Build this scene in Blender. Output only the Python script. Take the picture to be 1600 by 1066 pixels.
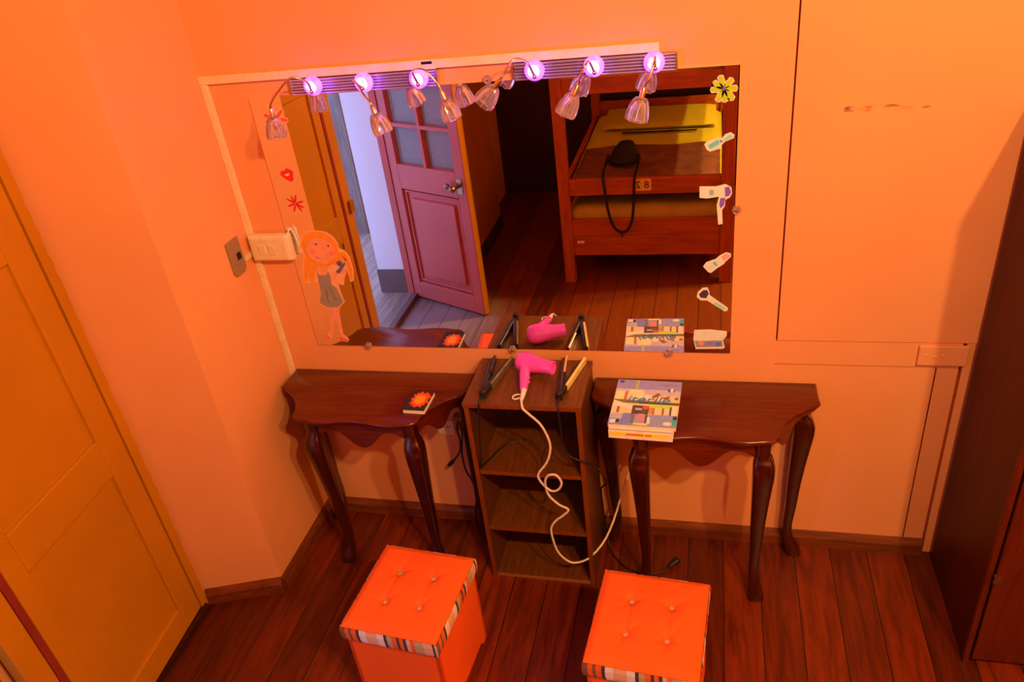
import bpy, bmesh, math, random
from mathutils import Vector, Matrix

random.seed(7)
SC = bpy.context.scene
COL = SC.collection
for o in list(bpy.data.objects):
    bpy.data.objects.remove(o)
PI = math.pi

# ------------------------------------------------------------------ camera, sky, light, exposure
cam_d = bpy.data.cameras.new('camera')
cam = bpy.data.objects.new('camera', cam_d)
COL.objects.link(cam)
cam_d.sensor_fit = 'HORIZONTAL'
cam_d.sensor_width = 36.0
cam_d.lens = 1208.68 * 36 / 1600
cam_d.clip_start = 0.05
cam.location = (1.6197, -2.3058, 2.3171)
cam.rotation_euler = (1.0319, 0.1140, 0.2213)
SC.camera = cam

world = bpy.data.worlds.new('sky')
SC.world = world
world.use_nodes = True
bg = world.node_tree.nodes['Background']
bg.inputs[0].default_value = (0.40, 0.50, 1.08, 1)
bg.inputs[1].default_value = 2.5

for lx in (2.32, 2.88):                      # the two bulbs of the ceiling fitting
    lamp_d = bpy.data.lights.new('ceiling_light', 'POINT')
    lamp_d.color = (1.0, 0.54, 0.19)
    lamp_d.energy = 184
    lamp_d.shadow_soft_size = 0.045
    lamp = bpy.data.objects.new('ceiling_light', lamp_d)
    lamp.location = (lx, -2.40, 3.12)
    COL.objects.link(lamp)

SC.view_settings.view_transform = 'Standard'
SC.view_settings.look = 'None'
SC.view_settings.gamma = 1
SC.view_settings.exposure = 0.0
SC.view_settings.use_curve_mapping = False
SC.cycles.use_denoising = True
SC.cycles.max_bounces = 14
SC.cycles.diffuse_bounces = 6
SC.cycles.glossy_bounces = 6
SC.cycles.transmission_bounces = 8


# ------------------------------------------------------------------ materials
def s2l(c):
    c = c / 255
    return c / 12.92 if c <= 0.04045 else ((c + 0.055) / 1.055) ** 2.4


def rgb(r, g, b):
    return (s2l(r), s2l(g), s2l(b), 1)


def new_mat(name, rough=0.6, spec=0.4):
    m = bpy.data.materials.new(name)
    m.use_nodes = True
    nt = m.node_tree
    bs = nt.nodes['Principled BSDF']
    bs.inputs['Roughness'].default_value = rough
    bs.inputs['Specular IOR Level'].default_value = spec
    return m, nt, bs


def N(nt, kind, **kw):
    n = nt.nodes.new(kind)
    for k, v in kw.items():
        setattr(n, k, v)
    return n


def coords(nt, scale=(1, 1, 1), loc=(0, 0, 0)):
    tc = N(nt, 'ShaderNodeTexCoord')
    mp = N(nt, 'ShaderNodeMapping')
    mp.inputs['Scale'].default_value = scale
    mp.inputs['Location'].default_value = loc
    nt.links.new(tc.outputs['Object'], mp.inputs['Vector'])
    return mp.outputs['Vector']


def noise(nt, vec, scale=5, detail=4, rough=0.55, dist=0.0):
    n = N(nt, 'ShaderNodeTexNoise')
    n.inputs['Scale'].default_value = scale
    n.inputs['Detail'].default_value = detail
    n.inputs['Roughness'].default_value = rough
    n.inputs['Distortion'].default_value = dist
    if vec is not None:
        nt.links.new(vec, n.inputs['Vector'])
    return n.outputs['Fac']


def ramp(nt, fac, stops, interp='LINEAR'):
    r = N(nt, 'ShaderNodeValToRGB')
    r.color_ramp.interpolation = interp
    els = r.color_ramp.elements
    while len(els) < len(stops):
        els.new(0.5)
    for e, (p, c) in zip(els, stops):
        e.position = p
        e.color = c
    nt.links.new(fac, r.inputs['Fac'])
    return r.outputs['Color']


def mixc(nt, fac, a, b, mode='MIX'):
    m = N(nt, 'ShaderNodeMix', data_type='RGBA', blend_type=mode)
    for sock, v in ((m.inputs[0], fac), (m.inputs[6], a), (m.inputs[7], b)):
        if hasattr(v, 'is_linked') or hasattr(v, 'links'):
            nt.links.new(v, sock)
        else:
            sock.default_value = v
    return m.outputs[2]


def bump(nt, bs, fac, strength=0.2, dist=0.01):
    b = N(nt, 'ShaderNodeBump')
    b.inputs['Strength'].default_value = strength
    b.inputs['Distance'].default_value = dist
    nt.links.new(fac, b.inputs['Height'])
    nt.links.new(b.outputs['Normal'], bs.inputs['Normal'])


def mul(c, k):
    return (c[0] * k, c[1] * k, c[2] * k, 1)


def paint(name, c, rough=0.55, var=0.08, scale=2.5, bumpy=0.05, spec=0.35):
    m, nt, bs = new_mat(name, rough, spec)
    v = coords(nt)
    f = noise(nt, v, scale, 5, 0.6)
    colr = ramp(nt, f, [(0.3, mul(c, 1 - var)), (0.7, mul(c, 1 + var))])
    nt.links.new(colr, bs.inputs['Base Color'])
    if bumpy:
        bump(nt, bs, noise(nt, v, 60, 3), bumpy, 0.004)
    return m


def plain(name, c, rough=0.5, spec=0.4, metal=0.0):
    m, nt, bs = new_mat(name, rough, spec)
    f = noise(nt, coords(nt), 40, 2)
    colr = ramp(nt, f, [(0.35, mul(c, 0.94)), (0.65, mul(c, 1.05))])
    nt.links.new(colr, bs.inputs['Base Color'])
    bs.inputs['Metallic'].default_value = metal
    return m


def wood(name, dark, light, rough=0.3, axis='x', scale=6, stretch=14, spec=0.5, coat=0.0, bumpy=0.03):
    m, nt, bs = new_mat(name, rough, spec)
    sc = {'x': (1, stretch, stretch), 'y': (stretch, 1, stretch), 'z': (stretch, stretch, 1)}[axis]
    v = coords(nt, sc)
    f = noise(nt, v, scale, 6, 0.65, 0.4)
    g = noise(nt, v, scale * 5, 3, 0.6)
    c1 = ramp(nt, f, [(0.3, dark), (0.7, light)])
    c2 = ramp(nt, g, [(0.35, (0.72, 0.72, 0.72, 1)), (0.6, (1, 1, 1, 1))])
    nt.links.new(mixc(nt, 0.7, c1, c2, 'MULTIPLY'), bs.inputs['Base Color'])
    if coat:
        bs.inputs['Coat Weight'].default_value = coat
        bs.inputs['Coat Roughness'].default_value = 0.12
    if bumpy:
        bump(nt, bs, g, bumpy, 0.002)
    return m


def planks(name, width, dark, light, rough, seam=(0.012, 0.006, 0.004, 1), wear=0.35, worn=False):
    m, nt, bs = new_mat(name, rough, 0.45)
    tc = N(nt, 'ShaderNodeTexCoord')
    sep = N(nt, 'ShaderNodeSeparateXYZ')
    nt.links.new(tc.outputs['Object'], sep.inputs[0])
    d = N(nt, 'ShaderNodeMath', operation='DIVIDE')
    d.inputs[1].default_value = width
    nt.links.new(sep.outputs['X'], d.inputs[0])
    fl = N(nt, 'ShaderNodeMath', operation='FLOOR')
    fr = N(nt, 'ShaderNodeMath', operation='FRACT')
    nt.links.new(d.outputs[0], fl.inputs[0])
    nt.links.new(d.outputs[0], fr.inputs[0])
    wn = N(nt, 'ShaderNodeTexWhiteNoise', noise_dimensions='1D')
    nt.links.new(fl.outputs[0], wn.inputs['W'])
    # grain, shifted for every board
    cmb = N(nt, 'ShaderNodeCombineXYZ')
    mx = N(nt, 'ShaderNodeMath', operation='MULTIPLY'); mx.inputs[1].default_value = 9
    my = N(nt, 'ShaderNodeMath', operation='MULTIPLY_ADD'); my.inputs[1].default_value = 0.9
    sh = N(nt, 'ShaderNodeMath', operation='MULTIPLY'); sh.inputs[1].default_value = 37
    nt.links.new(sep.outputs['X'], mx.inputs[0])
    nt.links.new(wn.outputs['Value'], sh.inputs[0])
    nt.links.new(sep.outputs['Y'], my.inputs[0]); nt.links.new(sh.outputs[0], my.inputs[2])
    nt.links.new(mx.outputs[0], cmb.inputs[0]); nt.links.new(my.outputs[0], cmb.inputs[1])
    g = noise(nt, cmb.outputs[0], 4, 6, 0.65, 0.5)
    big = noise(nt, tc.outputs['Object'], 1.6, 4)
    c = ramp(nt, g, [(0.3, dark), (0.72, light)])
    pv = ramp(nt, wn.outputs['Value'], [(0, (0.62, 0.6, 0.6, 1)), (1, (1.15, 1.12, 1.1, 1))])
    c = mixc(nt, 1.0, c, pv, 'MULTIPLY')
    c = mixc(nt, wear, c, ramp(nt, big, [(0.3, (0.45, 0.4, 0.4, 1)), (0.7, (1.25, 1.2, 1.15, 1))]), 'MULTIPLY')
    if worn:      # daylight at the doorway painted as paler, greyer boards; browner patch mid-room
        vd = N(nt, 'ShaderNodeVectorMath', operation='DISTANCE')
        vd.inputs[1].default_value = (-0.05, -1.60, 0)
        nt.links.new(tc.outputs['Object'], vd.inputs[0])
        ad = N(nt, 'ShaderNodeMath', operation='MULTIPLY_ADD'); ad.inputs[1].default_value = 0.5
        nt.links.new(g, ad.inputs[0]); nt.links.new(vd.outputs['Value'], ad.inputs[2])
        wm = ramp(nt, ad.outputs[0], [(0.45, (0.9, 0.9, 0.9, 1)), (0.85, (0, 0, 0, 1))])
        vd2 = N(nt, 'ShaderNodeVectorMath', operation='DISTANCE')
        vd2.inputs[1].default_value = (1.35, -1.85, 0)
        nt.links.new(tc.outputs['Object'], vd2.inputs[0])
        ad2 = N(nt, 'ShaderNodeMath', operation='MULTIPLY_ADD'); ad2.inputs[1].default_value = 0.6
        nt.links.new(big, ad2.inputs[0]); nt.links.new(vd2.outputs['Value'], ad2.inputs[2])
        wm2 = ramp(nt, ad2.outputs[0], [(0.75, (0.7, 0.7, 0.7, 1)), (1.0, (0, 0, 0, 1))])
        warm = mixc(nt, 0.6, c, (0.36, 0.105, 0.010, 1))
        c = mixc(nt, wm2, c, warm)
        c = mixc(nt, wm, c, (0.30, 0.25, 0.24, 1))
    lo = N(nt, 'ShaderNodeMath', operation='LESS_THAN'); lo.inputs[1].default_value = 0.028
    nt.links.new(fr.outputs[0], lo.inputs[0])
    c = mixc(nt, lo.outputs[0], c, seam)
    nt.links.new(c, bs.inputs['Base Color'])
    rr_ = N(nt, 'ShaderNodeMapRange')
    rr_.inputs['To Min'].default_value = rough - 0.1
    rr_.inputs['To Max'].default_value = rough + 0.15
    nt.links.new(g, rr_.inputs['Value'])
    nt.links.new(rr_.outputs[0], bs.inputs['Roughness'])
    b = N(nt, 'ShaderNodeBump'); b.inputs['Strength'].default_value = 0.25; b.inputs['Distance'].default_value = 0.003
    sb = N(nt, 'ShaderNodeMath', operation='SUBTRACT')
    nt.links.new(g, sb.inputs[0]); nt.links.new(lo.outputs[0], sb.inputs[1])
    nt.links.new(sb.outputs[0], b.inputs['Height'])
    nt.links.new(b.outputs['Normal'], bs.inputs['Normal'])
    return m


SALMON = (0.80, 0.365, 0.165, 1)
OCHRE = (0.50, 0.21, 0.005, 1)
M = {}
M['wall'] = paint('salmon_wall_paint', SALMON, 0.5, 0.05, 1.8, 0.04)


def wall_scuffed():
    m, nt, bs = new_mat('salmon_wall_paint_scuffed', 0.5, 0.35)
    v = coords(nt)
    f = noise(nt, v, 1.8, 5, 0.6)
    c = ramp(nt, f, [(0.3, mul(SALMON, 0.95)), (0.7, mul(SALMON, 1.05))])
    sep = N(nt, 'ShaderNodeSeparateXYZ')
    nt.links.new(v, sep.inputs[0])

    def band(sock, c0, h):
        a = N(nt, 'ShaderNodeMath', operation='COMPARE')
        a.inputs[1].default_value = c0
        a.inputs[2].default_value = h
        nt.links.new(sock, a.inputs[0])
        return a.outputs[0]
    p = N(nt, 'ShaderNodeMath', operation='MULTIPLY')
    nt.links.new(band(sep.outputs['X'], 2.085, 0.11), p.inputs[0])
    nt.links.new(band(sep.outputs['Z'], 1.667, 0.008), p.inputs[1])
    n2 = noise(nt, coords(nt, (22, 1, 60)), 1, 3)
    st = ramp(nt, n2, [(0.47, (0, 0, 0, 1)), (0.66, (0.85, 0.85, 0.85, 1))])
    q = N(nt, 'ShaderNodeMath', operation='MULTIPLY')
    nt.links.new(p.outputs[0], q.inputs[0]); nt.links.new(st, q.inputs[1])
    c = mixc(nt, q.outputs[0], c, (0.10, 0.035, 0.02, 1))
    nt.links.new(c, bs.inputs['Base Color'])
    bump(nt, bs, noise(nt, v, 60, 3), 0.04, 0.004)
    return m


M['wall_scuffed'] = wall_scuffed()
M['ochre'] = paint('ochre_door_paint', OCHRE, 0.42, 0.10, 2.0, 0.05)
M['ochre_dark'] = paint('ochre_door_paint_dark', mul(OCHRE, 0.62), 0.5, 0.12, 2.0, 0.05)  # darker tone of the ochre, for the bolt and doorway post
M['maroon'] = paint('maroon_door_paint', (0.60, 0.13, 0.11, 1), 0.38, 0.08, 3, 0.04)
M['red_strip'] = paint('red_door_edge_paint', (0.24, 0.03, 0.02, 1), 0.5, 0.15, 6)
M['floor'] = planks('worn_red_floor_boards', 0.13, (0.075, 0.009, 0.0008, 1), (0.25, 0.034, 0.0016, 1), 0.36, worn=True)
M['hall_floor'] = planks('grey_hall_floor_boards', 0.12, (0.36, 0.25, 0.19, 1), (0.66, 0.52, 0.42, 1), 0.45, (0.05, 0.04, 0.04, 1), 0.5)
M['skirting'] = wood('skirting_wood', (0.10, 0.018, 0.002, 1), (0.26, 0.060, 0.006, 1), 0.45, 'x', 5, 12)
M['skirting_y'] = wood('skirting_wood_side', (0.10, 0.018, 0.002, 1), (0.26, 0.060, 0.006, 1), 0.45, 'y', 5, 12)
M['cream'] = plain('cream_plastic', (0.80, 0.66, 0.46, 1), 0.45)
M['brownplate'] = plain('brown_plate', (0.30, 0.20, 0.12, 1), 0.35)
M['black'] = plain('black_plastic', (0.012, 0.011, 0.013, 1), 0.35)
M['hole'] = plain('dark_opening', (0.01, 0.006, 0.004, 1), 0.9)
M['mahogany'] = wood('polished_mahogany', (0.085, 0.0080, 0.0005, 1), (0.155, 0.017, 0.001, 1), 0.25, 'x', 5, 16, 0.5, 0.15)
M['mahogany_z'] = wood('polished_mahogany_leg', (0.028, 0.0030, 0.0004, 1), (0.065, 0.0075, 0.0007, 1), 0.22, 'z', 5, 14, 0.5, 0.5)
M['laminate'] = wood('brown_wood_laminate', (0.085, 0.024, 0.003, 1), (0.21, 0.062, 0.008, 1), 0.4, 'y', 7, 18)
M['laminate_z'] = wood('brown_wood_laminate_side', (0.075, 0.021, 0.004, 1), (0.15, 0.045, 0.007, 1), 0.42, 'z', 7, 18)
M['edge'] = wood('red_brown_edge_band', (0.15, 0.033, 0.003, 1), (0.26, 0.062, 0.006, 1), 0.4, 'z', 7, 14)
M['raw_edge'] = plain('bare_chipboard_edge', (0.30, 0.13, 0.03, 1), 0.7)
M['wardrobe'] = wood('dark_wardrobe_wood', (0.045, 0.006, 0.001, 1), (0.095, 0.012, 0.0015, 1), 0.45, 'z', 3, 10, 0.2)
M['wardrobe_door'] = wood('dark_wardrobe_door_wood', (0.08, 0.010, 0.001, 1), (0.14, 0.018, 0.0015, 1), 0.42, 'z', 3, 10, 0.25)
M['bed'] = wood('varnished_bed_wood', (0.33, 0.065, 0.005, 1), (0.60, 0.13, 0.012, 1), 0.35, 'x', 4, 10)
M['bed_z'] = wood('varnished_bed_post_wood', (0.33, 0.065, 0.005, 1), (0.60, 0.13, 0.012, 1), 0.35, 'z', 4, 10)
M['darkwood'] = wood('dark_panel_wood', (0.025, 0.004, 0.001, 1), (0.055, 0.009, 0.002, 1), 0.5, 'z', 3, 8)
M['brass'] = plain('worn_brass', (0.34, 0.24, 0.12, 1), 0.3, 0.5, 1.0)
M['chrome'] = plain('chrome', (0.75, 0.74, 0.76, 1), 0.14, 0.5, 1.0)
M['rod'] = plain('lilac_chrome', (0.72, 0.62, 0.80, 1), 0.3, 0.5, 0.85)
M['bar_plate'] = plain('dark_chrome', (0.22, 0.15, 0.24, 1), 0.3, 0.5, 0.7)
M['gold_arm'] = plain('brushed_gold_metal', (0.72, 0.52, 0.30, 1), 0.25, 0.5, 1.0)
M['white_reveal'] = paint('white_limewash', (0.80, 0.80, 0.82, 1), 0.7, 0.03, 3)
M['grey_base'] = paint('grey_brown_base_paint', (0.16, 0.11, 0.10, 1), 0.6, 0.1, 5)
M['pane'] = plain('frosted_grey_pane', (0.27, 0.22, 0.20, 1), 0.35, 0.4)
M['hall_wall'] = paint('grey_green_hall_wall', (0.07, 0.075, 0.055, 1), 0.7, 0.3, 4)
M['hall_post'] = wood('weathered_post_wood', (0.22, 0.15, 0.12, 1), (0.4, 0.3, 0.25, 1), 0.6, 'z', 4, 10)
M['pink'] = plain('glossy_pink_plastic', (0.88, 0.09, 0.72, 1), 0.18, 0.5)
M['white_plastic'] = plain('white_plastic', (0.85, 0.80, 0.74, 1), 0.35)
M['cable_white'] = plain('white_twisted_cable', (0.80, 0.70, 0.60, 1), 0.5)
M['dark_violet'] = plain('dark_violet_plastic', (0.022, 0.010, 0.035, 1), 0.35)
M['bronze'] = plain('dull_bronze_glare', (0.16, 0.13, 0.08, 1), 0.3, 0.5, 0.3)
M['gold_glare'] = plain('gold_glare_strip', (0.95, 0.80, 0.34, 1), 0.25, 0.5, 0.3)  # gold and bronze: lamp glare on the straightener casings
M['silverplate'] = plain('silver_plate', (0.75, 0.65, 0.62, 1), 0.25, 0.5, 1.0)
M['paper'] = plain('page_paper', (0.86, 0.78, 0.64, 1), 0.8)
M['olive_sheet'] = paint('olive_yellow_sheet', (0.62, 0.62, 0.02, 1), 0.8, 0.1, 6, 0.2)
M['blanket'] = paint('brown_blanket', (0.20, 0.075, 0.03, 1), 0.85, 0.35, 9, 0.3)
M['mattress'] = paint('olive_mattress_cloth', (0.50, 0.38, 0.03, 1), 0.85, 0.12, 8, 0.2)
M['bag'] = plain('black_bag_fabric', (0.012, 0.010, 0.010, 1), 0.7)


def mirror_mat():
    m, nt, bs = new_mat('silvered_mirror', 0.0, 0.5)
    bs.inputs['Base Color'].default_value = (0.93, 0.93, 0.93, 1)
    bs.inputs['Metallic'].default_value = 1.0
    v = coords(nt)
    f = noise(nt, v, 3, 2)
    c = ramp(nt, f, [(0, (0.91, 0.92, 0.92, 1)), (1, (0.95, 0.95, 0.95, 1))])
    nt.links.new(c, bs.inputs['Base Color'])
    return m


M['mirror'] = mirror_mat()


def crystal_mat():
    m, nt, bs = new_mat('cut_crystal', 0.10, 0.6)
    bs.inputs['Transmission Weight'].default_value = 0.90
    bs.inputs['IOR'].default_value = 1.42
    f = noise(nt, coords(nt), 90, 2)
    c = ramp(nt, f, [(0.3, (0.86, 0.78, 0.90, 1)), (0.7, (0.97, 0.92, 0.98, 1))])
    nt.links.new(c, bs.inputs['Base Color'])
    return m


M['crystal'] = crystal_mat()
M['clip'] = crystal_mat()
M['clip'].name = 'clear_clip_plastic'


def led_mat(name, strength):
    m, nt, bs = new_mat(name, 0.3, 0.5)
    v = coords(nt)
    f = noise(nt, v, 45, 3, 0.6)
    c = ramp(nt, f, [(0.38, (0.36, 0.05, 1.0, 1)), (0.64, (0.75, 0.22, 1.0, 1))])
    nt.links.new(c, bs.inputs['Emission Color'])
    bs.inputs['Emission Strength'].default_value = strength
    bs.inputs['Base Color'].default_value = (0.6, 0.4, 0.8, 1)
    return m


M['led'] = led_mat('purple_led_lens', 1.2)
M['led_core'] = led_mat('purple_led_core', 9.0)


def stripe_mat():
    m, nt, bs = new_mat('striped_ribbon_cloth', 0.8, 0.2)
    uv = N(nt, 'ShaderNodeUVMap')
    sep = N(nt, 'ShaderNodeSeparateXYZ')
    nt.links.new(uv.outputs[0], sep.inputs[0])
    fr = N(nt, 'ShaderNodeMath', operation='FRACT')
    nt.links.new(sep.outputs['X'], fr.inputs[0])
    cr, br, orr, dk, wh, tan = ((0.80, 0.50, 0.36, 1), (0.24, 0.11, 0.07, 1), (0.80, 0.16, 0.04, 1),
                                (0.07, 0.06, 0.07, 1), (0.85, 0.80, 0.90, 1), (0.55, 0.42, 0.28, 1))
    seq = [(0, br), (.05, orr), (.09, br), (.12, orr), (.17, dk), (.20, wh), (.27, cr), (.39, wh), (.46, dk), (.49, tan),
           (.54, orr), (.59, dk), (.62, orr), (.66, dk), (.69, cr), (.73, orr), (.77, tan), (.86, cr), (.95, dk), (.975, cr)]
    c = ramp(nt, fr.outputs[0], seq, 'CONSTANT')
    nt.links.new(c, bs.inputs['Base Color'])
    return m


M['stripe'] = stripe_mat()


def fabric(name, c):
    m, nt, bs = new_mat(name, 0.75, 0.25)
    v = coords(nt)
    f = noise(nt, v, 5, 4)
    nt.links.new(ramp(nt, f, [(0.3, mul(c, 0.92)), (0.7, mul(c, 1.06))]), bs.inputs['Base Color'])
    bump(nt, bs, noise(nt, v, 25, 4), 0.12, 0.006)
    return m


M['orange_cloth'] = fabric('orange_cloth', (0.93, 0.135, 0.016, 1))
M['button'] = plain('cloth_button', (0.55, 0.30, 0.18, 1), 0.6)

_flat = {}


def flat(r, g, b, rough=0.5):
    k = (r, g, b, rough)
    if k not in _flat:
        c = rgb(r, g, b)
        _flat[k] = plain('print_ink_%d' % (len(_flat) + 1), (min(.86, c[0] / .95), min(.86, c[1] / .56), min(.86, c[2] / .34), 1), rough)
    return _flat[k]


# ------------------------------------------------------------------ mesh helpers
ORG = {}


class MB:
    def __init__(self):
        self.v = []; self.f = []; self.m = []; self.uv = {}

    def add(self, vs, fs, mi=0):
        n = len(self.v)
        self.v += [tuple(p) for p in vs]
        for f in fs:
            self.f.append(tuple(i + n for i in f)); self.m.append(mi)
        return self

    def box(self, x0, x1, y0, y1, z0, z1, mi=0, front=None):
        vs = [(x0, y0, z0), (x1, y0, z0), (x1, y1, z0), (x0, y1, z0), (x0, y0, z1), (x1, y0, z1), (x1, y1, z1), (x0, y1, z1)]
        self.add(vs, [(0, 3, 2, 1), (4, 5, 6, 7), (1, 2, 6, 5), (2, 3, 7, 6), (3, 0, 4, 7)], mi)
        n = len(self.v) - 8
        self.f.append((n, n + 1, n + 5, n + 4)); self.m.append(mi if front is None else front)
        return self

    def prism(self, poly, a, b, plane='xz', mi=0):
        """poly in 2D, extruded from a to b along the missing axis"""
        area = sum(poly[i][0] * poly[(i + 1) % len(poly)][1] - poly[(i + 1) % len(poly)][0] * poly[i][1] for i in range(len(poly)))
        if area < 0:
            poly = poly[::-1]
        n = len(poly)
        if plane == 'xz':
            mk = lambda p, t: (p[0], t, p[1]); flip = True
        elif plane == 'xy':
            mk = lambda p, t: (p[0], p[1], t); flip = False
        else:
            mk = lambda p, t: (t, p[0], p[1]); flip = False
        lo, hi = min(a, b), max(a, b)
        vs = [mk(p, lo) for p in poly] + [mk(p, hi) for p in poly]
        fs = [tuple(range(n))[::-1], tuple(range(n, 2 * n))] + [(i, (i + 1) % n, n + (i + 1) % n, n + i) for i in range(n)]
        if flip:
            fs = [f[::-1] for f in fs]
        return self.add(vs, fs, mi)

    def loft(self, rings, mi=0, cap=True):
        n = len(rings[0])
        vs = [p for r in rings for p in r]
        fs = []
        for k in range(len(rings) - 1):
            for i in range(n):
                j = (i + 1) % n
                fs.append((k * n + i, k * n + j, (k + 1) * n + j, (k + 1) * n + i))
        if cap:
            fs.append(tuple(range(n))[::-1])
            fs.append(tuple((len(rings) - 1) * n + i for i in range(n)))
        return self.add(vs, fs, mi)

    def tube(self, path, r, n=10, mi=0, smooth=True, sub=6):
        pts = spline(path, sub) if smooth and len(path) > 2 else [Vector(p) for p in path]
        if not hasattr(r, '__len__'):
            rad = [r] * len(pts)
        else:
            rad = [r[0] + (r[-1] - r[0]) * i / (len(pts) - 1) for i in range(len(pts))] if len(r) == 2 else \
                [lerp_list(r, i / (len(pts) - 1)) for i in range(len(pts))]
        t = (pts[1] - pts[0]).normalized()
        up = Vector((0, 0, 1)) if abs(t.z) < 0.9 else Vector((1, 0, 0))
        u = t.cross(up).normalized()
        rings = []
        for i, p in enumerate(pts):
            if i == 0: t = pts[1] - pts[0]
            elif i == len(pts) - 1: t = pts[-1] - pts[-2]
            else: t = pts[i + 1] - pts[i - 1]
            t.normalize()
            u = (u - t * u.dot(t)).normalized()
            w = t.cross(u)
            rings.append([p + (u * math.cos(2 * PI * k / n) + w * math.sin(2 * PI * k / n)) * rad[i] for k in range(n)])
        return self.loft(rings, mi)

    def lathe(self, prof, org, axis, n=20, mi=0, up=None, cap=True, flute=0.0, nf=0):
        """prof: (distance along axis, radius)"""
        a = Vector(axis).normalized()
        up = Vector(up) if up else (Vector((0, 0, 1)) if abs(a.z) < 0.9 else Vector((1, 0, 0)))
        u = a.cross(up).normalized()
        w = a.cross(u)
        o = Vector(org)
        rings = []
        for d, r in prof:
            ring = []
            for k in range(n):
                th = 2 * PI * k / n
                rr = r * (1 + flute * math.cos(nf * th)) if nf else r
                ring.append(o + a * d + (u * math.cos(th) + w * math.sin(th)) * rr)
            rings.append(ring)
        return self.loft(rings, mi, cap)


def lerp_list(l, t):
    x = t * (len(l) - 1)
    i = min(int(x), len(l) - 2)
    return l[i] + (l[i + 1] - l[i]) * (x - i)


def spline(path, sub=6):
    P = [Vector(p) for p in path]
    P = [P[0] * 2 - P[1]] + P + [P[-1] * 2 - P[-2]]
    out = []
    for i in range(1, len(P) - 2):
        a, b, c, d = P[i - 1:i + 3]
        for k in range(sub):
            t = k / sub
            out.append(0.5 * ((2 * b) + (c - a) * t + (2 * a - 5 * b + 4 * c - d) * t * t + (3 * b - a - 3 * c + d) * t ** 3))
    out.append(P[-2].copy())
    return out


def obj(name, mb, mats, parent=None, smooth=False, bevel=0.0, seg=2, autosmooth=None):
    me = bpy.data.meshes.new(name)
    off = ORG.get(parent.name, Vector()) if parent else Vector()
    me.from_pydata([Vector(p) - off for p in mb.v], [], mb.f)
    if not isinstance(mats, (list, tuple)):
        mats = [mats]
    for m in mats:
        me.materials.append(m)
    for p, mi in zip(me.polygons, mb.m):
        p.material_index = mi
    if mb.uv:
        l = me.uv_layers.new(name='UVMap')
        for p in me.polygons:
            for li, vi in zip(p.loop_indices, p.vertices):
                l.data[li].uv = mb.uv.get((p.index, vi), (0, 0))
    bm = bmesh.new(); bm.from_mesh(me)
    if not mb.uv:
        bmesh.ops.recalc_face_normals(bm, faces=bm.faces)
    bm.to_mesh(me); bm.free()
    o = bpy.data.objects.new(name, me)
    COL.objects.link(o)
    if smooth:
        me.shade_smooth()
    if autosmooth:
        me.shade_smooth()
        me.set_sharp_from_angle(angle=math.radians(autosmooth))
    if bevel:
        md = o.modifiers.new('bevel', 'BEVEL')
        md.width = bevel; md.segments = seg; md.limit_method = 'ANGLE'; md.angle_limit = math.radians(35)
        md.harden_normals = False
    if parent:
        o.parent = parent
        ORG[o.name] = off
    return o


def thing(name, label, cat, loc=(0, 0, 0), rotz=0.0, group=None, local=False):
    o = bpy.data.objects.new(name, None)
    o.empty_display_size = 0.05
    COL.objects.link(o)
    o.location = loc
    o.rotation_euler = (0, 0, rotz)
    tag(o, label, cat, group)
    ORG[o.name] = Vector() if local else Vector(loc)
    return o


def tag(o, label, cat, group=None):
    o['label'] = label; o['category'] = cat
    if group:
        o['group'] = group
    return o


def struct(name, mb, mats, parent=None, label=None, cat=None, **kw):
    o = obj(name, mb, mats, parent, **kw)
    if not parent:
        o['kind'] = 'structure'
        o['label'] = label or name.replace('_', ' ')
        o['category'] = cat or name.split('_')[0]
    return o


def copy_tree(o, parent=None):
    c = o.copy(); COL.objects.link(c)
    if parent:
        c.parent = parent
    for ch in o.children:
        copy_tree(ch, c)
    return c


# ------------------------------------------------------------------ the room
CEIL = 3.55
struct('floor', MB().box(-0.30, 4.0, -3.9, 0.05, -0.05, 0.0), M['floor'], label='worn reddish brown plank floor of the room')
struct('floor_hall', MB().box(-3.2, -0.30, -6.0, -1.385, -0.05, 0.03), M['hall_floor'], label='pale grey plank floor of the hall outside the open door', cat='floor')
struct('ceiling', MB().box(-0.55, 4.05, -4.0, 0.1, CEIL, CEIL + 0.08), M['darkwood'], label='dark wooden ceiling above the frame')

# back wall: the plain stretch with the mirror, then the painted-over boards on its right
b = MB()
b.box(-0.08, 1.838, 0.0, 0.08, 0, CEIL)
b.box(1.838, 4.05, 0.030, 0.08, 0, CEIL)
b.box(1.838, 2.332, 0.0005, 0.030, 0, 0.816)
b.box(2.3365, 2.398, 0.0005, 0.030, 0, 0.816)
b.box(1.838, 2.398, 0.0005, 0.030, 0.8205, 0.911)
b.box(2.409, 4.05, 0.0005, 0.030, 0, 0.911)
wb = struct('wall_back', b, M['wall'], label='salmon back wall with the mirror')
struct('trim_1', MB().box(1.843, 4.05, -0.004, 0.030, 0.915, CEIL), M['wall_scuffed'], label='raised salmon board with dark scuff marks right of the mirror', cat='wall panel')
b = MB()
b.box(2.272, 2.416, -0.012, 0.0, 0.832, 0.907)
hb = struct('trim_2', b, M['wall'], label='painted-over hinge block on the wall beside the wardrobe', cat='hinge block', bevel=0.004)
b = MB()
for x, z in ((2.295, 0.872), (2.322, 0.868), (2.345, 0.872)):
    b.lathe([(0, 0.006), (0.003, 0.0045)], (x, -0.012, z), (0, -1, 0), 10)
obj('screw', b, M['wall'], hb)

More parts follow.
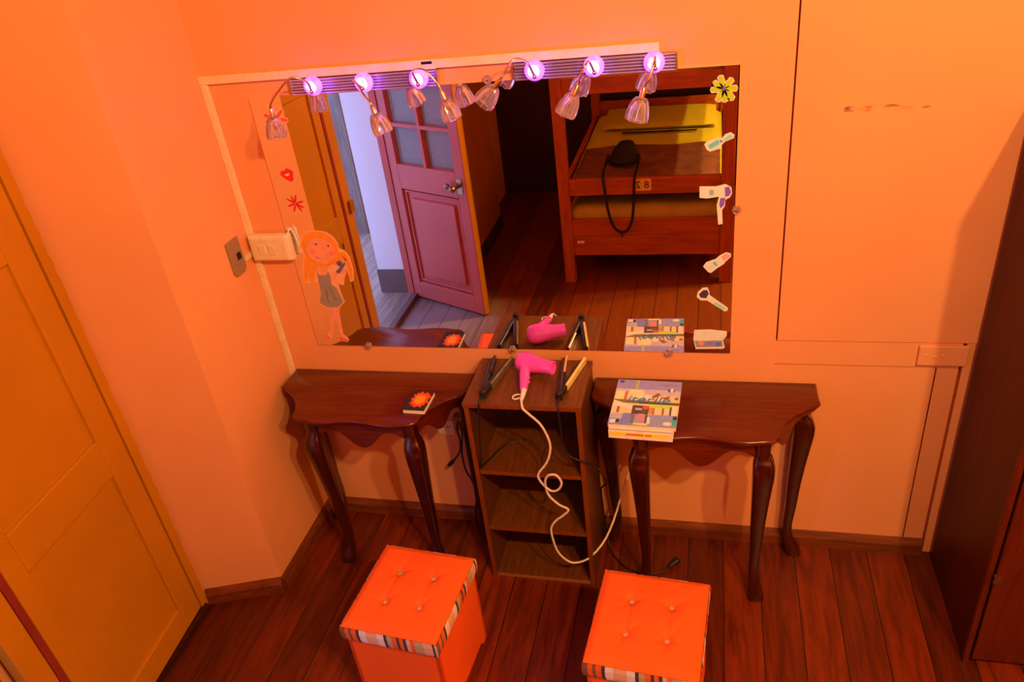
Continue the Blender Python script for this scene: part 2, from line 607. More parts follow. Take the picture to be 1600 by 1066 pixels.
# left wall: projecting stretch, slanted face, then the door wall
struct('wall_left', MB().prism([(0, 0.06), (0, -0.468), (-0.305, -0.572), (-0.55, -0.572), (-0.55, 0.06)], 0, CEIL, 'xy'), M['wall'],
       label='salmon left wall with slanted return beside the ochre door')
struct('wall_left_door', MB().box(-0.52, -0.325, -1.375, -0.572, 0, CEIL).box(-0.52, -0.285, -2.02, -1.375, 2.2, CEIL), M['wall'], label='wall around the left door', cat='wall')
struct('wall_left_rear', MB().box(-0.52, -0.285, -3.2, -2.02, 0, CEIL).box(-0.52, -0.1, -3.95, -3.2, 0, CEIL), M['wall'],
       label='wall stretch behind the open maroon door', cat='wall')
struct('wall_left_panel', MB().box(-0.285, 0.04, -3.165, -2.085, 0, CEIL), M['ochre'], label='ochre painted wall face behind the open maroon door', cat='wall')
struct('wall_rear', MB().box(-0.6, 4.05, -3.98, -3.9, 0, 1.75), M['darkwood'], label='dark wooden panelling at the rear of the room')
struct('wall_rear_upper', MB().box(-0.6, 4.05, -3.98, -3.91, 1.75, CEIL), M['wall'], label='salmon wall above the dark panelling at the rear', cat='wall')
struct('wall_right', MB().box(4.0, 4.06, -3.95, 0.06, 0, CEIL), M['wall'], label='salmon right wall beyond the wardrobe')

# skirting
b = MB().prism([(-0.022, 0), (-0.022, 0.045), (-0.014, 0.06), (-0.0, 0.066), (0, 0)], 0.0, 2.40, 'yz')
struct('baseboard_back', b, M['skirting'], label='worn wooden skirting along the back wall', cat='skirting board')
b = MB().prism([(0.022, 0), (0.022, 0.045), (0.014, 0.06), (0.0, 0.066), (0.0, 0)], -0.475, -0.022, 'xz')
struct('baseboard_left', b, M['skirting_y'], label='worn wooden skirting along the left wall', cat='skirting board')
a0, a1 = Vector((0.0, -0.468)), Vector((-0.285, -0.5655))
d = (a1 - a0).normalized(); nn = Vector((-d.y, d.x))
if nn.y > 0: nn = -nn
b = MB()
rings = []
for base in (a0, a1):
    ring = []
    for off, z in ((0, 0), (0.022, 0), (0.022, 0.045), (0.014, 0.06), (0, 0.066)):
        p = base + nn * off
        ring.append((p.x, p.y, z))
    rings.append(ring)
b.loft(rings)
struct('baseboard_slant', b, M['skirting'], label='wooden skirting on the slanted wall face by the ochre door', cat='skirting board')
struct('baseboard_rear', MB().box(0.04, 0.055, -3.16, -2.08, 0, 0.10), M['darkwood'], label='dark skirting behind the open door', cat='skirting board')

# door 1: the closed ochre leaf with its frame
b = MB()
poly = [(-0.619, 0.0)]
z = 0.0
right = []
while z < 2.16:
    right.append((-0.583 + random.uniform(-0.0035, 0.0035), z)); z += 0.03
poly = [(-0.619, 0.0)] + right + [(-0.619, 2.16)]
b.prism(poly, -0.335, -0.276, 'yz')
struct('trim_3', b, M['ochre'], label='ochre door frame post with a ragged paint edge on the salmon wall', cat='door frame')
d1 = thing('door_1', 'closed ochre panelled door on the left', 'door', (-0.28, -0.622, 0.0))
d1.rotation_euler = (0, 0, math.radians(4.0))
d1['kind'] = 'structure'
X0, X1, XP = -0.32, -0.279, -0.291
b = MB()
b.box(X0, X1, -0.722, -0.624, 0.03, 2.12)         # stile by the frame
b.box(X0, X1, -1.200, -1.135, 0.03, 2.12)         # free stile
b.box(X0, X1, -1.135, -0.722, 0.03, 0.135)
b.box(X0, X1, -1.135, -0.722, 0.785, 0.930)
b.box(X0, X1, -1.135, -0.722, 1.56, 1.66)
b.box(X0, X1, -1.135, -0.722, 2.02, 2.12)
obj('leaf_frame', b, M['ochre'], d1, bevel=0.004)
for z0, z1 in ((0.135, 0.785), (0.93, 1.56), (1.66, 2.02)):
    obj('panel', MB().box(X0 + .004, XP, -1.135, -0.722, z0, z1), M['ochre'], d1)
obj('meeting_edge', MB().box(X0, X1 + .002, -1.226, -1.203, 0.03, 2.12), M['red_strip'], d1, bevel=0.002)
obj('cover_strip', MB().box(X0, X1 - .001, -1.305, -1.228, 0.03, 2.12), M['ochre'], d1, bevel=0.002)
b = MB()
b.box(X1, X1 + .014, -1.300, -1.262, 0.90, 0.965)
obj('bolt', b, M['ochre_dark'], d1)
b = MB()
b.box(-0.325, -0.300, -1.375, -1.318, 0.03, 2.16)
struct('trim_4', b, M['ochre_dark'], label='darker ochre door post beside the doorway', cat='door frame', bevel=0.003)
struct('trim_5', MB().box(-0.335, -0.255, -1.375, -0.60, 0.0, 0.028), M['darkwood'], label='dark wooden sill under the ochre door', cat='sill')
struct('trim_6', MB().box(-0.30, -0.262, -2.02, -1.375, 0.0, 0.034), M['grey_base'], label='wooden threshold of the open doorway', cat='threshold')
# white reveal of the thick wall
struct('trim_7', MB().box(-0.515, -0.31, -2.02, -2.008, 0.2, 2.2), M['white_reveal'], label='white painted side of the open doorway', cat='door reveal')
struct('trim_8', MB().box(-0.522, -0.31, -2.02, -2.0, 0.03, 0.2), M['grey_base'], label='grey brown base of the white doorway side', cat='door reveal')
struct('trim_9', MB().box(-0.325, -0.285, -2.02, -1.99, 0.03, 2.2), M['maroon'], label='maroon jamb at the open door', cat='door frame')
# hall outside
struct('wall_hall', MB().box(-3.2, -0.52, -6.06, -6.0, 0, 1.3), M['hall_wall'], label='grey green low wall at the end of the hall', cat='wall')
hp = struct('trim_10', MB().box(-1.13, -1.02, -3.12, -3.0, 0.03, 2.6), M['hall_post'], label='weathered wooden post in the hall', cat='post')

# door 2: open maroon leaf
d2 = thing('door_2', 'open maroon door with glazed top and brass handle, seen in the mirror', 'door', (-0.284, -1.998, 0.0), math.atan2(0.259, 0.55), local=True)
d2['kind'] = 'structure'
W2, T = 0.612, 0.046
FR = [(0.0, 0.068, 0.012, 2.1), (0.540, W2, 0.012, 2.1), (0.068, 0.540, 0.012, 0.125), (0.068, 0.540, 0.770, 0.925), (0.068, 0.540, 1.92, 2.1)]
b = MB()
for s0, s1, z0, z1 in FR:
    b.box(s0, s1, -T + 0.012, 0, z0, z1)
obj('leaf_frame', b, M['maroon'], d2, bevel=0.003)
b = MB()
for s0, s1, z0, z1 in FR:
    b.box(s0, s1 + (0.004 if s1 == W2 else 0), -T, -T + 0.011, z0, z1)
b.box(W2 + 0.0005, W2 + 0.004, -T, -0.002, 0.012, 2.1)
b.box(0.068, 0.540, -T + 0.004, -T + 0.010, 0.125, 0.77)
obj('ochre_inner_face', b, M['ochre'], d2)
b = MB()
b.box(0.068, 0.540, -0.034, -0.026, 0.125, 0.770)
b.box(0.080, 0.528, -0.026, -0.012, 0.137, 0.149).box(0.080, 0.528, -0.026, -0.012, 0.746, 0.758)
b.box(0.080, 0.092, -0.026, -0.012, 0.149, 0.746).box(0.516, 0.528, -0.026, -0.012, 0.149, 0.746)
b.box(0.125, 0.483, -0.026, -0.008, 0.185, 0.710)
obj('panel', b, M['maroon'], d2, bevel=0.003)
b = MB()
rows = [0.925, 1.165, 1.41, 1.66, 1.92]
b.box(0.294, 0.318, -0.036, -0.002, 0.925, 1.92)
for zz in rows[1:-1]:
    b.box(0.068, 0.540, -0.0358, -0.0022, zz - 0.011, zz + 0.011)
obj('glazing_bar', b, M['maroon'], d2, bevel=0.002)
for i in range(4):
    for s0, s1 in ((0.068, 0.294), (0.318, 0.540)):
        z0 = rows[i] + (0.011 if i else 0); z1 = rows[i + 1] - (0.011 if i < 3 else 0)
        pn = obj('glass_pane', MB().box(s0, s1, -0.036, -0.031, z0, z1), M['pane'], d2)
        b = MB()
        b.box(s0 + .022, s0 + .027, -0.031, -0.0292, z0 + .03, z1).box(s1 - .027, s1 - .022, -0.031, -0.0292, z0 + .03, z1)
        b.box(s0 + .022, s1 - .022, -0.031, -0.0292, z0 + .03, z0 + .035)
        obj('inner_line', b, M['pane'], pn)  # thin raised lines just inside the pane edges
b = MB()
b.box(0.545, 0.585, 0.0, 0.004, 0.80, 0.89)
b.lathe([(0, .011), (.03, .009), (.034, .016), (.05, .019), (.062, .014), (.066, .004)], (0.553, 0.004, 0.845), (0, 1, 0), 16)
b.tube([(0.553, 0.03, 0.845), (0.520, 0.034, 0.846), (0.495, 0.036, 0.85)], 0.008, 8)
b.lathe([(0, .006), (.004, .014), (.016, .017), (.028, .012), (.032, .003)], (0.505, 0.03, 0.848), (-1, 0.05, 0), 14)
obj('handle', b, M['brass'], d2, autosmooth=40)

# ------------------------------------------------------------------ wardrobe at the right
wd = thing('wardrobe', 'tall dark mahogany wardrobe at the right edge, against the back wall', 'wardrobe', (2.75, -0.24, 0))
b = MB()
b.box(2.432, 2.452, -0.462, -0.024, 0.0, 1.68).box(3.05, 3.07, -0.462, -0.024, 0, 1.68)
b.box(2.452, 3.05, -0.462, -0.024, 1.66, 1.68).box(2.452, 3.05, -0.45, -0.024, 0.05, 0.07).box(2.452, 3.05, -0.034, -0.024, 0.07, 1.66)
obj('carcass', b, M['wardrobe'], wd, bevel=0.002)
obj('edge_strip', MB().box(2.430, 2.447, -0.478, -0.4625, 0.0, 1.68), M['wardrobe_door'], wd, bevel=0.002)
for x0, x1 in ((2.452, 2.748), (2.752, 3.066)):
    dd = obj('door', MB().box(x0, x1, -0.484, -0.464, 0.03, 1.675), M['wardrobe_door'], wd, bevel=0.003)
    if x0 < 2.5:
        obj('catch', MB().box(2.445, 2.466, -0.494, -0.484, 0.385, 0.398).tube([(2.452, -.49, .398), (2.447, -.492, .42)], .004, 8, smooth=False), M['brass'], dd)
obj('plinth', MB().box(2.453, 3.05, -0.455, -0.435, 0, 0.05), M['wardrobe'], wd)

# ------------------------------------------------------------------ mirror and what is on it
mr = thing('wall_mirror', 'large frameless rectangular mirror on the back wall between conduit and raised board', 'mirror', (0.925, -0.0035, 0.862))
obj('mirror_glass', MB().box(0.1575, 1.6935, -0.0066, -0.0012, 0.862, 1.807), M['mirror'], mr)
for x, z in ((0.368, 0.861), (0.934, 0.859), (1.490, 0.857), (1.698, 1.379), (0.968, 1.814)):
    b = MB().lathe([(-0.006, .005), (-0.0003, .005), (0, .013), (.005, .0135), (.009, .010), (.010, .003)], (x, -0.0072, z), (0, -1, 0), 14)
    c = obj('clip', b, M['clip'], mr, autosmooth=40)
    obj('screw', MB().lathe([(0, .004), (.0015, .004), (.002, .002)], (x, -0.0175, z), (0, -1, 0), 10), M['chrome'], c)

YB = -0.0068


def ell(cx, cz, rx, rz, n=14, a0=0, rot=0.0):
    out = []
    for k in range(n):
        t = a0 + 2 * PI * k / n
        x, z = rx * math.cos(t), rz * math.sin(t)
        out.append((cx + x * math.cos(rot) - z * math.sin(rot), cz + x * math.sin(rot) + z * math.cos(rot)))
    return out


class Sticker:
    def __init__(self, name, label, base, color, cat='sticker', group=None):
        cx = sum(p[0] for p in base) / len(base); cz = min(p[1] for p in base)
        self.o = thing(name, label, cat, (cx, YB, cz), group=group)
        self.k = 0
        self.part('backing', [base], color)

    def part(self, name, polys, color):
        y = YB - 0.0003 - self.k * 0.0004
        self.k += 1
        for p in polys:
            obj(name, MB().prism(p, y - 0.0004, y, 'xz'), flat(*color), self.o)
        return self


def petals(cx, cz, tips, w, r0=0.004):
    out = []
    for tx, tz in tips:
        d = Vector((tx - cx, tz - cz)); L = d.length; d.normalize()
        out.append(ell(cx + d.x * (L * .5 + r0 / 2), cz + d.y * (L * .5 + r0 / 2), L * .5, w, 12, 0, math.atan2(d.y, d.x)))
    return out


def star_outline(cx, cz, tips, w, grow):
    """one outline round a set of petals"""
    ang = sorted((math.atan2(tz - cz, tx - cx), math.hypot(tx - cx, tz - cz)) for tx, tz in tips)
    pts = []
    for i, (a, L) in enumerate(ang):
        nx = ang[(i + 1) % len(ang)][0] + (2 * PI if i == len(ang) - 1 else 0)
        R = L + grow
        da = (w + grow) / L
        for s, k in ((-1.0, 0.72), (-0.8, 0.92), (0, 1.0), (0.8, 0.92), (1.0, 0.72)):
            pts.append((cx + math.cos(a + s * da) * R * k, cz + math.sin(a + s * da) * R * k))
        mid = (a + nx) / 2
        pts.append((cx + math.cos(mid) * L * .58, cz + math.sin(mid) * L * .58))
    return pts


CREAM = (240, 185, 145)
# right-hand column
tips = [(1.6133, 1.7425), (1.6198, 1.765), (1.6393, 1.7829), (1.6753, 1.7721), (1.6897, 1.7434), (1.6793, 1.7107), (1.656, 1.705), (1.6324, 1.7077)]
tips = [(1.6516 + (x - 1.6516) * .93, 1.7445 + (z - 1.7445) * .93) for x, z in tips]
st = Sticker('flower_sticker', 'yellow green flower sticker in the top right corner of the mirror', star_outline(1.6516, 1.7445, tips, .0085, .003), CREAM)
st.part('petal', petals(1.6516, 1.7445, tips, .0078), (182, 166, 22)).part('centre', [ell(1.6516, 1.7445, .0052, .0052)], (120, 80, 140))
st = Sticker('hairbrush_sticker', 'blue hairbrush sticker on the right side of the mirror',
             [(1.5994, 1.5871), (1.6082, 1.596), (1.6389, 1.6061), (1.6499, 1.6033), (1.6584, 1.6143), (1.6735, 1.6195), (1.6846, 1.6108), (1.6827, 1.6017), (1.6589, 1.5927), (1.6482, 1.5825), (1.6484, 1.5732), (1.6153, 1.5643), (1.6063, 1.5713)], CREAM)
st.part('pad', [[(1.6106, 1.5842), (1.6346, 1.5984), (1.6422, 1.5967), (1.6424, 1.5851), (1.6152, 1.5723)]], (110, 170, 190))
st.part('handle', [[(1.6501, 1.5963), (1.6715, 1.6137), (1.6812, 1.6086), (1.6783, 1.6033), (1.6546, 1.5929)]], (140, 195, 215))
st.part('ferrule', [[(1.6440, 1.5990), (1.6490, 1.5965), (1.6520, 1.5925), (1.6450, 1.5900)]], (110, 90, 150))
st = Sticker('hair_dryer_sticker', 'white and purple hair dryer sticker on the right side of the mirror',
             [(1.5873, 1.4578), (1.6353, 1.4562), (1.6623, 1.4627), (1.6806, 1.4522), (1.6826, 1.4325), (1.6771, 1.4202), (1.6636, 1.4131), (1.6632, 1.393), (1.6552, 1.3806), (1.6577, 1.3344), (1.6447, 1.332), (1.6406, 1.3759), (1.6388, 1.3962), (1.6451, 1.4237), (1.6107, 1.4187), (1.5876, 1.4214)], (245, 225, 205))
st.part('barrel', [[(1.6286, 1.449), (1.6607, 1.4529), (1.6615, 1.4232), (1.6289, 1.4291)]], (250, 205, 170))
st.part('grey_band', [[(1.6163, 1.4469), (1.6286, 1.4465), (1.6289, 1.4291), (1.6165, 1.4295)]], (150, 140, 140))
st.part('purple_back', [[(1.6617, 1.4529), (1.6738, 1.4549), (1.6802, 1.4375), (1.6746, 1.4253), (1.6633, 1.4231)], [(1.6488, 1.4185), (1.6634, 1.4206), (1.6604, 1.3956), (1.6505, 1.3858), (1.6466, 1.396)]], (125, 75, 170))
st = Sticker('lipstick_sticker', 'pink lipstick sticker on the right side of the mirror, below the dryer sticker',
             [(1.6008, 1.1889), (1.61, 1.2034), (1.6396, 1.2153), (1.652, 1.2272), (1.6706, 1.238), (1.6854, 1.2331), (1.6857, 1.2221), (1.6694, 1.2054), (1.6653, 1.1981), (1.6487, 1.1861), (1.6255, 1.1656), (1.6169, 1.1691)], CREAM)
st.part('tube', [[(1.605, 1.1888), (1.6122, 1.1986), (1.6388, 1.2114), (1.6493, 1.1949), (1.6255, 1.1705)]], (205, 200, 200))
st.part('blue_band', [[(1.6304, 1.2033), (1.6363, 1.2066), (1.6459, 1.1934), (1.6401, 1.1896)]], (120, 150, 185))
st.part('collar', [[(1.6405, 1.2129), (1.6555, 1.2224), (1.6642, 1.2078), (1.6506, 1.1958)]], (245, 205, 150))
st.part('tip', [[(1.6563, 1.2238), (1.6707, 1.2342), (1.6834, 1.2302), (1.6824, 1.2221), (1.6651, 1.2093)]], (235, 130, 120))
st = Sticker('makeup_brush_sticker', 'makeup brush sticker with dark bristles on the right side of the mirror',
             [(1.5818, 1.0785), (1.5852, 1.0964), (1.6004, 1.1117), (1.6156, 1.1137), (1.6224, 1.0965), (1.6225, 1.0853), (1.6816, 1.0379), (1.6805, 1.0275), (1.6719, 1.0248), (1.6141, 1.0658), (1.5943, 1.0657)], CREAM)
st.part('bristles', [[(1.5888, 1.0888), (1.6026, 1.1041), (1.6148, 1.1041), (1.6203, 1.0914), (1.6118, 1.0735), (1.5942, 1.076)]], (75, 45, 60))
st.part('ferrule', [[(1.6213, 1.0802), (1.639, 1.0659), (1.6339, 1.0566), (1.6162, 1.0684)]], (245, 190, 160))
st.part('handle', [[(1.6404, 1.0618), (1.6759, 1.0378), (1.6739, 1.0311), (1.666, 1.0326), (1.6349, 1.0546)]], (150, 190, 165))
st = Sticker('palette_sticker', 'eyeshadow palette sticker in the lower right corner of the mirror',
             [(1.5721, 0.9166), (1.5751, 0.952), (1.6268, 0.9545), (1.6805, 0.9484), (1.6809, 0.9322), (1.6689, 0.9131), (1.6754, 0.8859), (1.671, 0.8803), (1.5802, 0.877)], CREAM)
st.part('lid', [[(1.5774, 0.9483), (1.6761, 0.9445), (1.6742, 0.9348), (1.6678, 0.9212), (1.5753, 0.9194)]], (220, 205, 185))
st.part('tray', [[(1.5767, 0.9101), (1.6658, 0.913), (1.6695, 0.8885), (1.5824, 0.8848)]], (135, 125, 130))
st.part('orange_pan', [ell(1.598, .902, .010, .0085)], (245, 120, 60)).part('mauve_pan', [ell(1.626, .900, .010, .008)], (165, 90, 110)).part('violet_pan', [ell(1.654, .900, .010, .008)], (110, 95, 150))
# left-hand column
tips = [(0.2264, 1.7822), (0.1962, 1.7499), (0.1954, 1.7257), (0.27, 1.7639), (0.2802, 1.7273), (0.264, 1.6978), (0.2150, 1.6930)]
tips = [(0.2363 + (x - 0.2363) * .94, 1.7337 + (z - 1.7337) * .94) for x, z in tips]
st = Sticker('flower_sticker', 'orange flower sticker behind the leftmost glass lamp shade', star_outline(.2363, 1.7337, tips, .0065, .003), (235, 150, 100))
st.part('petal', petals(.2363, 1.7337, tips, .0062), (240, 70, 15))
st = Sticker('lips_sticker', 'red lips sticker on the upper left of the mirror',
             [(0.201, 1.5575), (0.2141, 1.5592), (0.2258, 1.5674), (0.2361, 1.5627), (0.247, 1.5558), (0.2401, 1.5234), (0.2305, 1.5194), (0.2162, 1.5264), (0.2032, 1.5378), (0.1972, 1.5446)], (222, 30, 12))
st.part('mouth_opening', [[(0.2149, 1.5461), (0.23, 1.5499), (0.2305, 1.5434), (0.2177, 1.5395)]], (250, 180, 150))
tips = [(0.2332, 1.4714), (0.2155, 1.4675), (0.1972, 1.4581), (0.1943, 1.4319), (0.2113, 1.4114), (0.2423, 1.4115), (0.2522, 1.4249), (0.255, 1.4483)]
st = Sticker('flower_sticker', 'small red spidery flower sticker between lips and girl stickers', star_outline(.2247, 1.4415, [(.2247 + (x - .2247) * .96, 1.4415 + (z - 1.4415) * .96) for x, z in tips], .0042, .0012), (240, 130, 80))
st.part('petal', petals(.2247, 1.4415, tips, .0040), (205, 35, 15))
st = Sticker('girl_sticker', 'sticker of a long haired girl in a grey dress, lower left of the mirror',
             [(0.1693, 1.1318), (0.178, 1.1725), (0.2013, 1.2467), (0.195, 1.2806), (0.2136, 1.3188), (0.2442, 1.336), (0.2784, 1.3389), (0.3102, 1.3333), (0.334, 1.3167), (0.3473, 1.2887), (0.3473, 1.2682), (0.3661, 1.2613), (0.38, 1.2344), (0.3829, 1.1821), (0.3728, 1.1396), (0.3588, 1.1353), (0.3587, 1.161), (0.3552, 1.1849), (0.3441, 1.1611), (0.329, 1.1208), (0.31, 1.1289), (0.3098, 1.0962), (0.3165, 1.0521), (0.2906, 1.0296), (0.2822, 1.0069), (0.2757, 0.9146), (0.2952, 0.8885), (0.2861, 0.8783), (0.2483, 0.8817), (0.2632, 0.9085), (0.2573, 0.9724), (0.2328, 0.908), (0.2191, 0.887), (0.1993, 0.9074), (0.2234, 0.9255), (0.2498, 1.0179), (0.2102, 1.0431), (0.2297, 1.0961), (0.2291, 1.1344)], (244, 140, 85))
st.part('hair', [[(0.1742, 1.1356), (0.1822, 1.1725), (0.2065, 1.2466), (0.2002, 1.2805), (0.218, 1.3162), (0.2458, 1.3325), (0.2775, 1.3354), (0.3092, 1.3293), (0.3295, 1.3133), (0.3416, 1.2862), (0.3416, 1.2555), (0.3647, 1.2242), (0.3564, 1.2112), (0.3325, 1.2192), (0.3182, 1.2036), (0.2981, 1.2064), (0.2763, 1.1827), (0.258, 1.1934), (0.2429, 1.1962), (0.2286, 1.1723), (0.2165, 1.1372), (0.1985, 1.1399), (0.2049, 1.1831), (0.1868, 1.1367)],
                 [(0.3461, 1.2528), (0.3643, 1.2542), (0.3736, 1.2293), (0.3778, 1.1821), (0.3689, 1.145), (0.3621, 1.145), (0.3623, 1.1822), (0.3596, 1.2242)]], (250, 118, 25))
SKIN = (236, 125, 78)
st.part('arm', [[(0.2349, 1.1561), (0.263, 1.1317), (0.3035, 1.1451), (0.3141, 1.1665), (0.3506, 1.1664), (0.3558, 1.1875), (0.3162, 1.1851), (0.2997, 1.1612), (0.2665, 1.1452), (0.2457, 1.1668)], [(0.2422, 1.1936), (0.2816, 1.1933), (0.2721, 1.1667), (0.2457, 1.1668)]], SKIN)
st.part('dress', [[(0.2367, 1.1829), (0.2423, 1.1641), (0.2714, 1.164), (0.2808, 1.18), (0.2855, 1.1613), (0.2822, 1.1235), (0.298, 1.1126), (0.3111, 1.0521), (0.2798, 1.0295), (0.2419, 1.0292), (0.2145, 1.0487), (0.2309, 1.0906), (0.2332, 1.1399)]], (150, 112, 88))
st.part('dress_fold', [[(0.255, 1.12), (0.257, 1.12), (0.252, 1.05), (0.249, 1.05)], [(0.268, 1.12), (0.270, 1.12), (0.285, 1.06), (0.282, 1.06)]], (95, 82, 75))
st.part('leg', [[(0.2493, 1.0264), (0.2656, 1.0265), (0.2573, 0.9724), (0.2272, 0.9079), (0.2202, 0.9195), (0.2425, 0.9722)], [(0.2737, 1.0266), (0.2872, 1.0267), (0.2764, 0.9726), (0.275, 0.9117), (0.264, 0.9115), (0.2628, 0.9725)]], (232, 122, 82))
st.part('shoe', [[(0.2021, 0.9074), (0.2092, 0.9135), (0.2223, 0.893), (0.2135, 0.8869)], [(0.2568, 0.8937), (0.2653, 0.9056), (0.2909, 0.8867), (0.2842, 0.8818), (0.2571, 0.8836)]], (225, 90, 60))
st.part('face', [ell(.2735, 1.2605, .0545, .0510, 24)], SKIN)
st.part('cheek', [ell(.243, 1.2585, .012, .012), ell(.315, 1.252, .010, .011)], (242, 108, 66))
st.part('eye', [ell(.2631, 1.2875, .004, .004, 10), ell(.3094, 1.2806, .004, .004, 10)], (90, 55, 45))
st.part('face_line', [[(0.252, 1.240), (0.258, 1.234), (0.266, 1.233), (0.258, 1.2315), (0.250, 1.238)], [(.282, 1.277), (.2855, 1.271), (.282, 1.270)]], (170, 70, 50))
st.part('hand_brush', [[(0.3155, 1.1825), (0.3249, 1.1888), (0.3577, 1.2164), (0.3583, 1.2085), (0.3292, 1.1744), (0.3181, 1.1718)], ell(.3365, 1.2115, .011, .011, 8)], (95, 75, 110))

# ------------------------------------------------------------------ conduit, switches, outlet
b = MB()
b.box(0.0005, 0.024, -0.016, -0.0005, 0.62, 1.8579).box(0.0005, 1.474, -0.016, -0.0005, 1.858, 1.884)
cd = obj('cable_trunking', b, M['cream'], None, bevel=0.002)
tag(cd, 'cream cable trunking running up the corner and along above the mirror', 'cable trunking')
cd2 = obj('joint_cover', MB().box(0.765, 0.815, -0.0185, -0.0160, 1.857, 1.885), M['cream'], cd)
obj('dark_mark', MB().box(0.772, 0.806, -0.0192, -0.0186, 1.872, 1.880), M['hole'], cd2)
sw = thing('light_switch', 'cream double rocker switch box over the corner trunking', 'light switch', (0.094, -0.016, 1.24))
b = MB()
b.loft([[(0.020, -0.0165, 1.240), (0.180, -0.0165, 1.240), (0.180, -0.0165, 1.338), (0.020, -0.0165, 1.338)],
        [(0.020, -0.045, 1.240), (0.180, -0.045, 1.240), (0.180, -0.045, 1.338), (0.020, -0.045, 1.338)],
        [(0.028, -0.052, 1.247), (0.165, -0.052, 1.247), (0.165, -0.052, 1.331), (0.028, -0.052, 1.331)]])
obj('box', b, M['cream'], sw, bevel=0.005, seg=3)
for x in (0.058, 0.098):
    obj('rocker', MB().prism([(-0.0545, 1.266), (-0.0575, 1.306), (-0.051, 1.306), (-0.051, 1.266)], x, x + 0.026, 'yz'), M['cream'], sw, bevel=0.0015)
obj('tail_clip', MB().tube([(0.176, -0.030, 1.339), (0.182, -0.022, 1.352), (0.188, -0.014, 1.340), (0.196, -0.0105, 1.285)], 0.003, 8), M['white_plastic'], sw)
ps = thing('switch_plate', 'brown metal switch plate on the left wall beside the cream switch', 'switch plate', (0.0, -0.117, 1.225))
b = MB()
pl = [(-0.155, 1.238), (-0.155, 1.354), (-0.078, 1.354), (-0.078, 1.238), (-0.092, 1.224), (-0.141, 1.224)]
b.prism(pl, 0.0003, 0.008, 'yz')
obj('plate', b, M['brownplate'], ps, bevel=0.002)
obj('button', MB().box(0.0082, 0.011, -0.116, -0.094, 1.278, 1.302), M['hole'], ps)
obj('cable_duct', MB().box(0.0005, 0.012, -0.077, -0.0165, 1.255, 1.272), M['cream'], ps)
ot = thing('power_outlet', 'small pinkish power outlet on the wall between left table and shelf unit', 'power outlet', (0.616, -0.001, 0.45))
obj('plate', MB().box(0.580, 0.652, -0.009, -0.0005, 0.452, 0.520), M['cream'], ot, bevel=0.002)
for x in (0.604, 0.628):
    b = MB().box(x - .004, x - .001, -0.0095, -0.009, .488, .497).box(x + .004, x + .007, -0.0095, -0.009, .488, .497)
    obj('socket', b, M['hole'], ot)

# ------------------------------------------------------------------ purple LED light bars with gooseneck crystal lamps
lamps = {}


def light_bar(label, x0, x1, leds, arms):
    t = thing('led_light_bar', label, 'wall light', ((x0 + x1) / 2, -0.02, 1.805), group='purple light bars above the mirror')
    obj('back_plate', MB().box(x0, x1, -0.0165, -0.0072, 1.806, 1.8545), M['bar_plate'], t)
    n = 6
    for i in range(n):
        z = 1.809 + i * (1.852 - 1.809) / (n - 1)
        b = MB().tube([(x0, -0.0185, z), (x1, -0.0185, z)], 0.0031, 8, smooth=False)
        obj('rod', b, M['rod'], t, autosmooth=50)
    for xe in (x0, x1):
        obj('end_cap', MB().box(xe - .0025, xe + .0025, -0.024, -0.007, 1.805, 1.8555), M['chrome'], t)
    for lx, (pth, end, drn) in zip(leds, arms):
        b = MB().lathe([(0, .020), (.004, .029), (.014, .030), (.022, .026), (.025, .018)], (lx, -0.022, 1.8355), (0, -1, 0), 24)
        ld = obj('led_lens', b, M['led'], t, smooth=True)
        obj('led_core', MB().lathe([(.0255, .018), (.029, .013), (.031, .003)], (lx, -0.022, 1.8355), (0, -1, 0), 20), M['led_core'], ld, smooth=True)
        pl = bpy.data.lights.new('led_light', 'POINT'); pl.color = (0.36, 0.08, 1.0); pl.energy = 0.20; pl.shadow_soft_size = 0.012
        po = bpy.data.objects.new('led_light', pl); COL.objects.link(po); po.location = (lx, -0.105, 1.832)
        obj('knob', MB().lathe([(0, .006), (.006, .0065), (.010, .003)], (lx + .004, -0.054, 1.824), (0, -1, 0), 12), M['gold_arm'], ld, smooth=True)
        e = Vector(end); dr = Vector(drn).normalized()
        top = e - dr * 0.034
        path = [(lx + .004, -0.056, 1.824)] + [tuple(p) for p in pth] + [tuple(top - dr * 0.035), tuple(top)]
        ar = obj('gooseneck', MB().tube(path, 0.0033, 8, sub=8), M['gold_arm'], t, smooth=True)
        obj('socket', MB().lathe([(-0.026, .0045), (-0.018, .0075), (0.006, .0085), (.008, .004)], top, dr, 14), M['gold_arm'], ar, autosmooth=40)
        b = MB().lathe([(0.004, .008), (.001, .015), (.008, .020), (.028, .0265), (.050, .0300), (.062, .0285), (.065, .022), (.058, .0215), (.046, .0205), (.028, .017), (.014, .011), (.011, .003)],
                       top, dr, 32, flute=0.09, nf=8)
        sh = obj('crystal_shade', b, M['crystal'], t, autosmooth=15)
        obj('bulb', MB().lathe([(.006, .005), (.014, .0075), (.028, .0085), (.036, .006), (.040, .0015)], top, dr, 14), M['gold_arm'], sh, smooth=True)
    return t


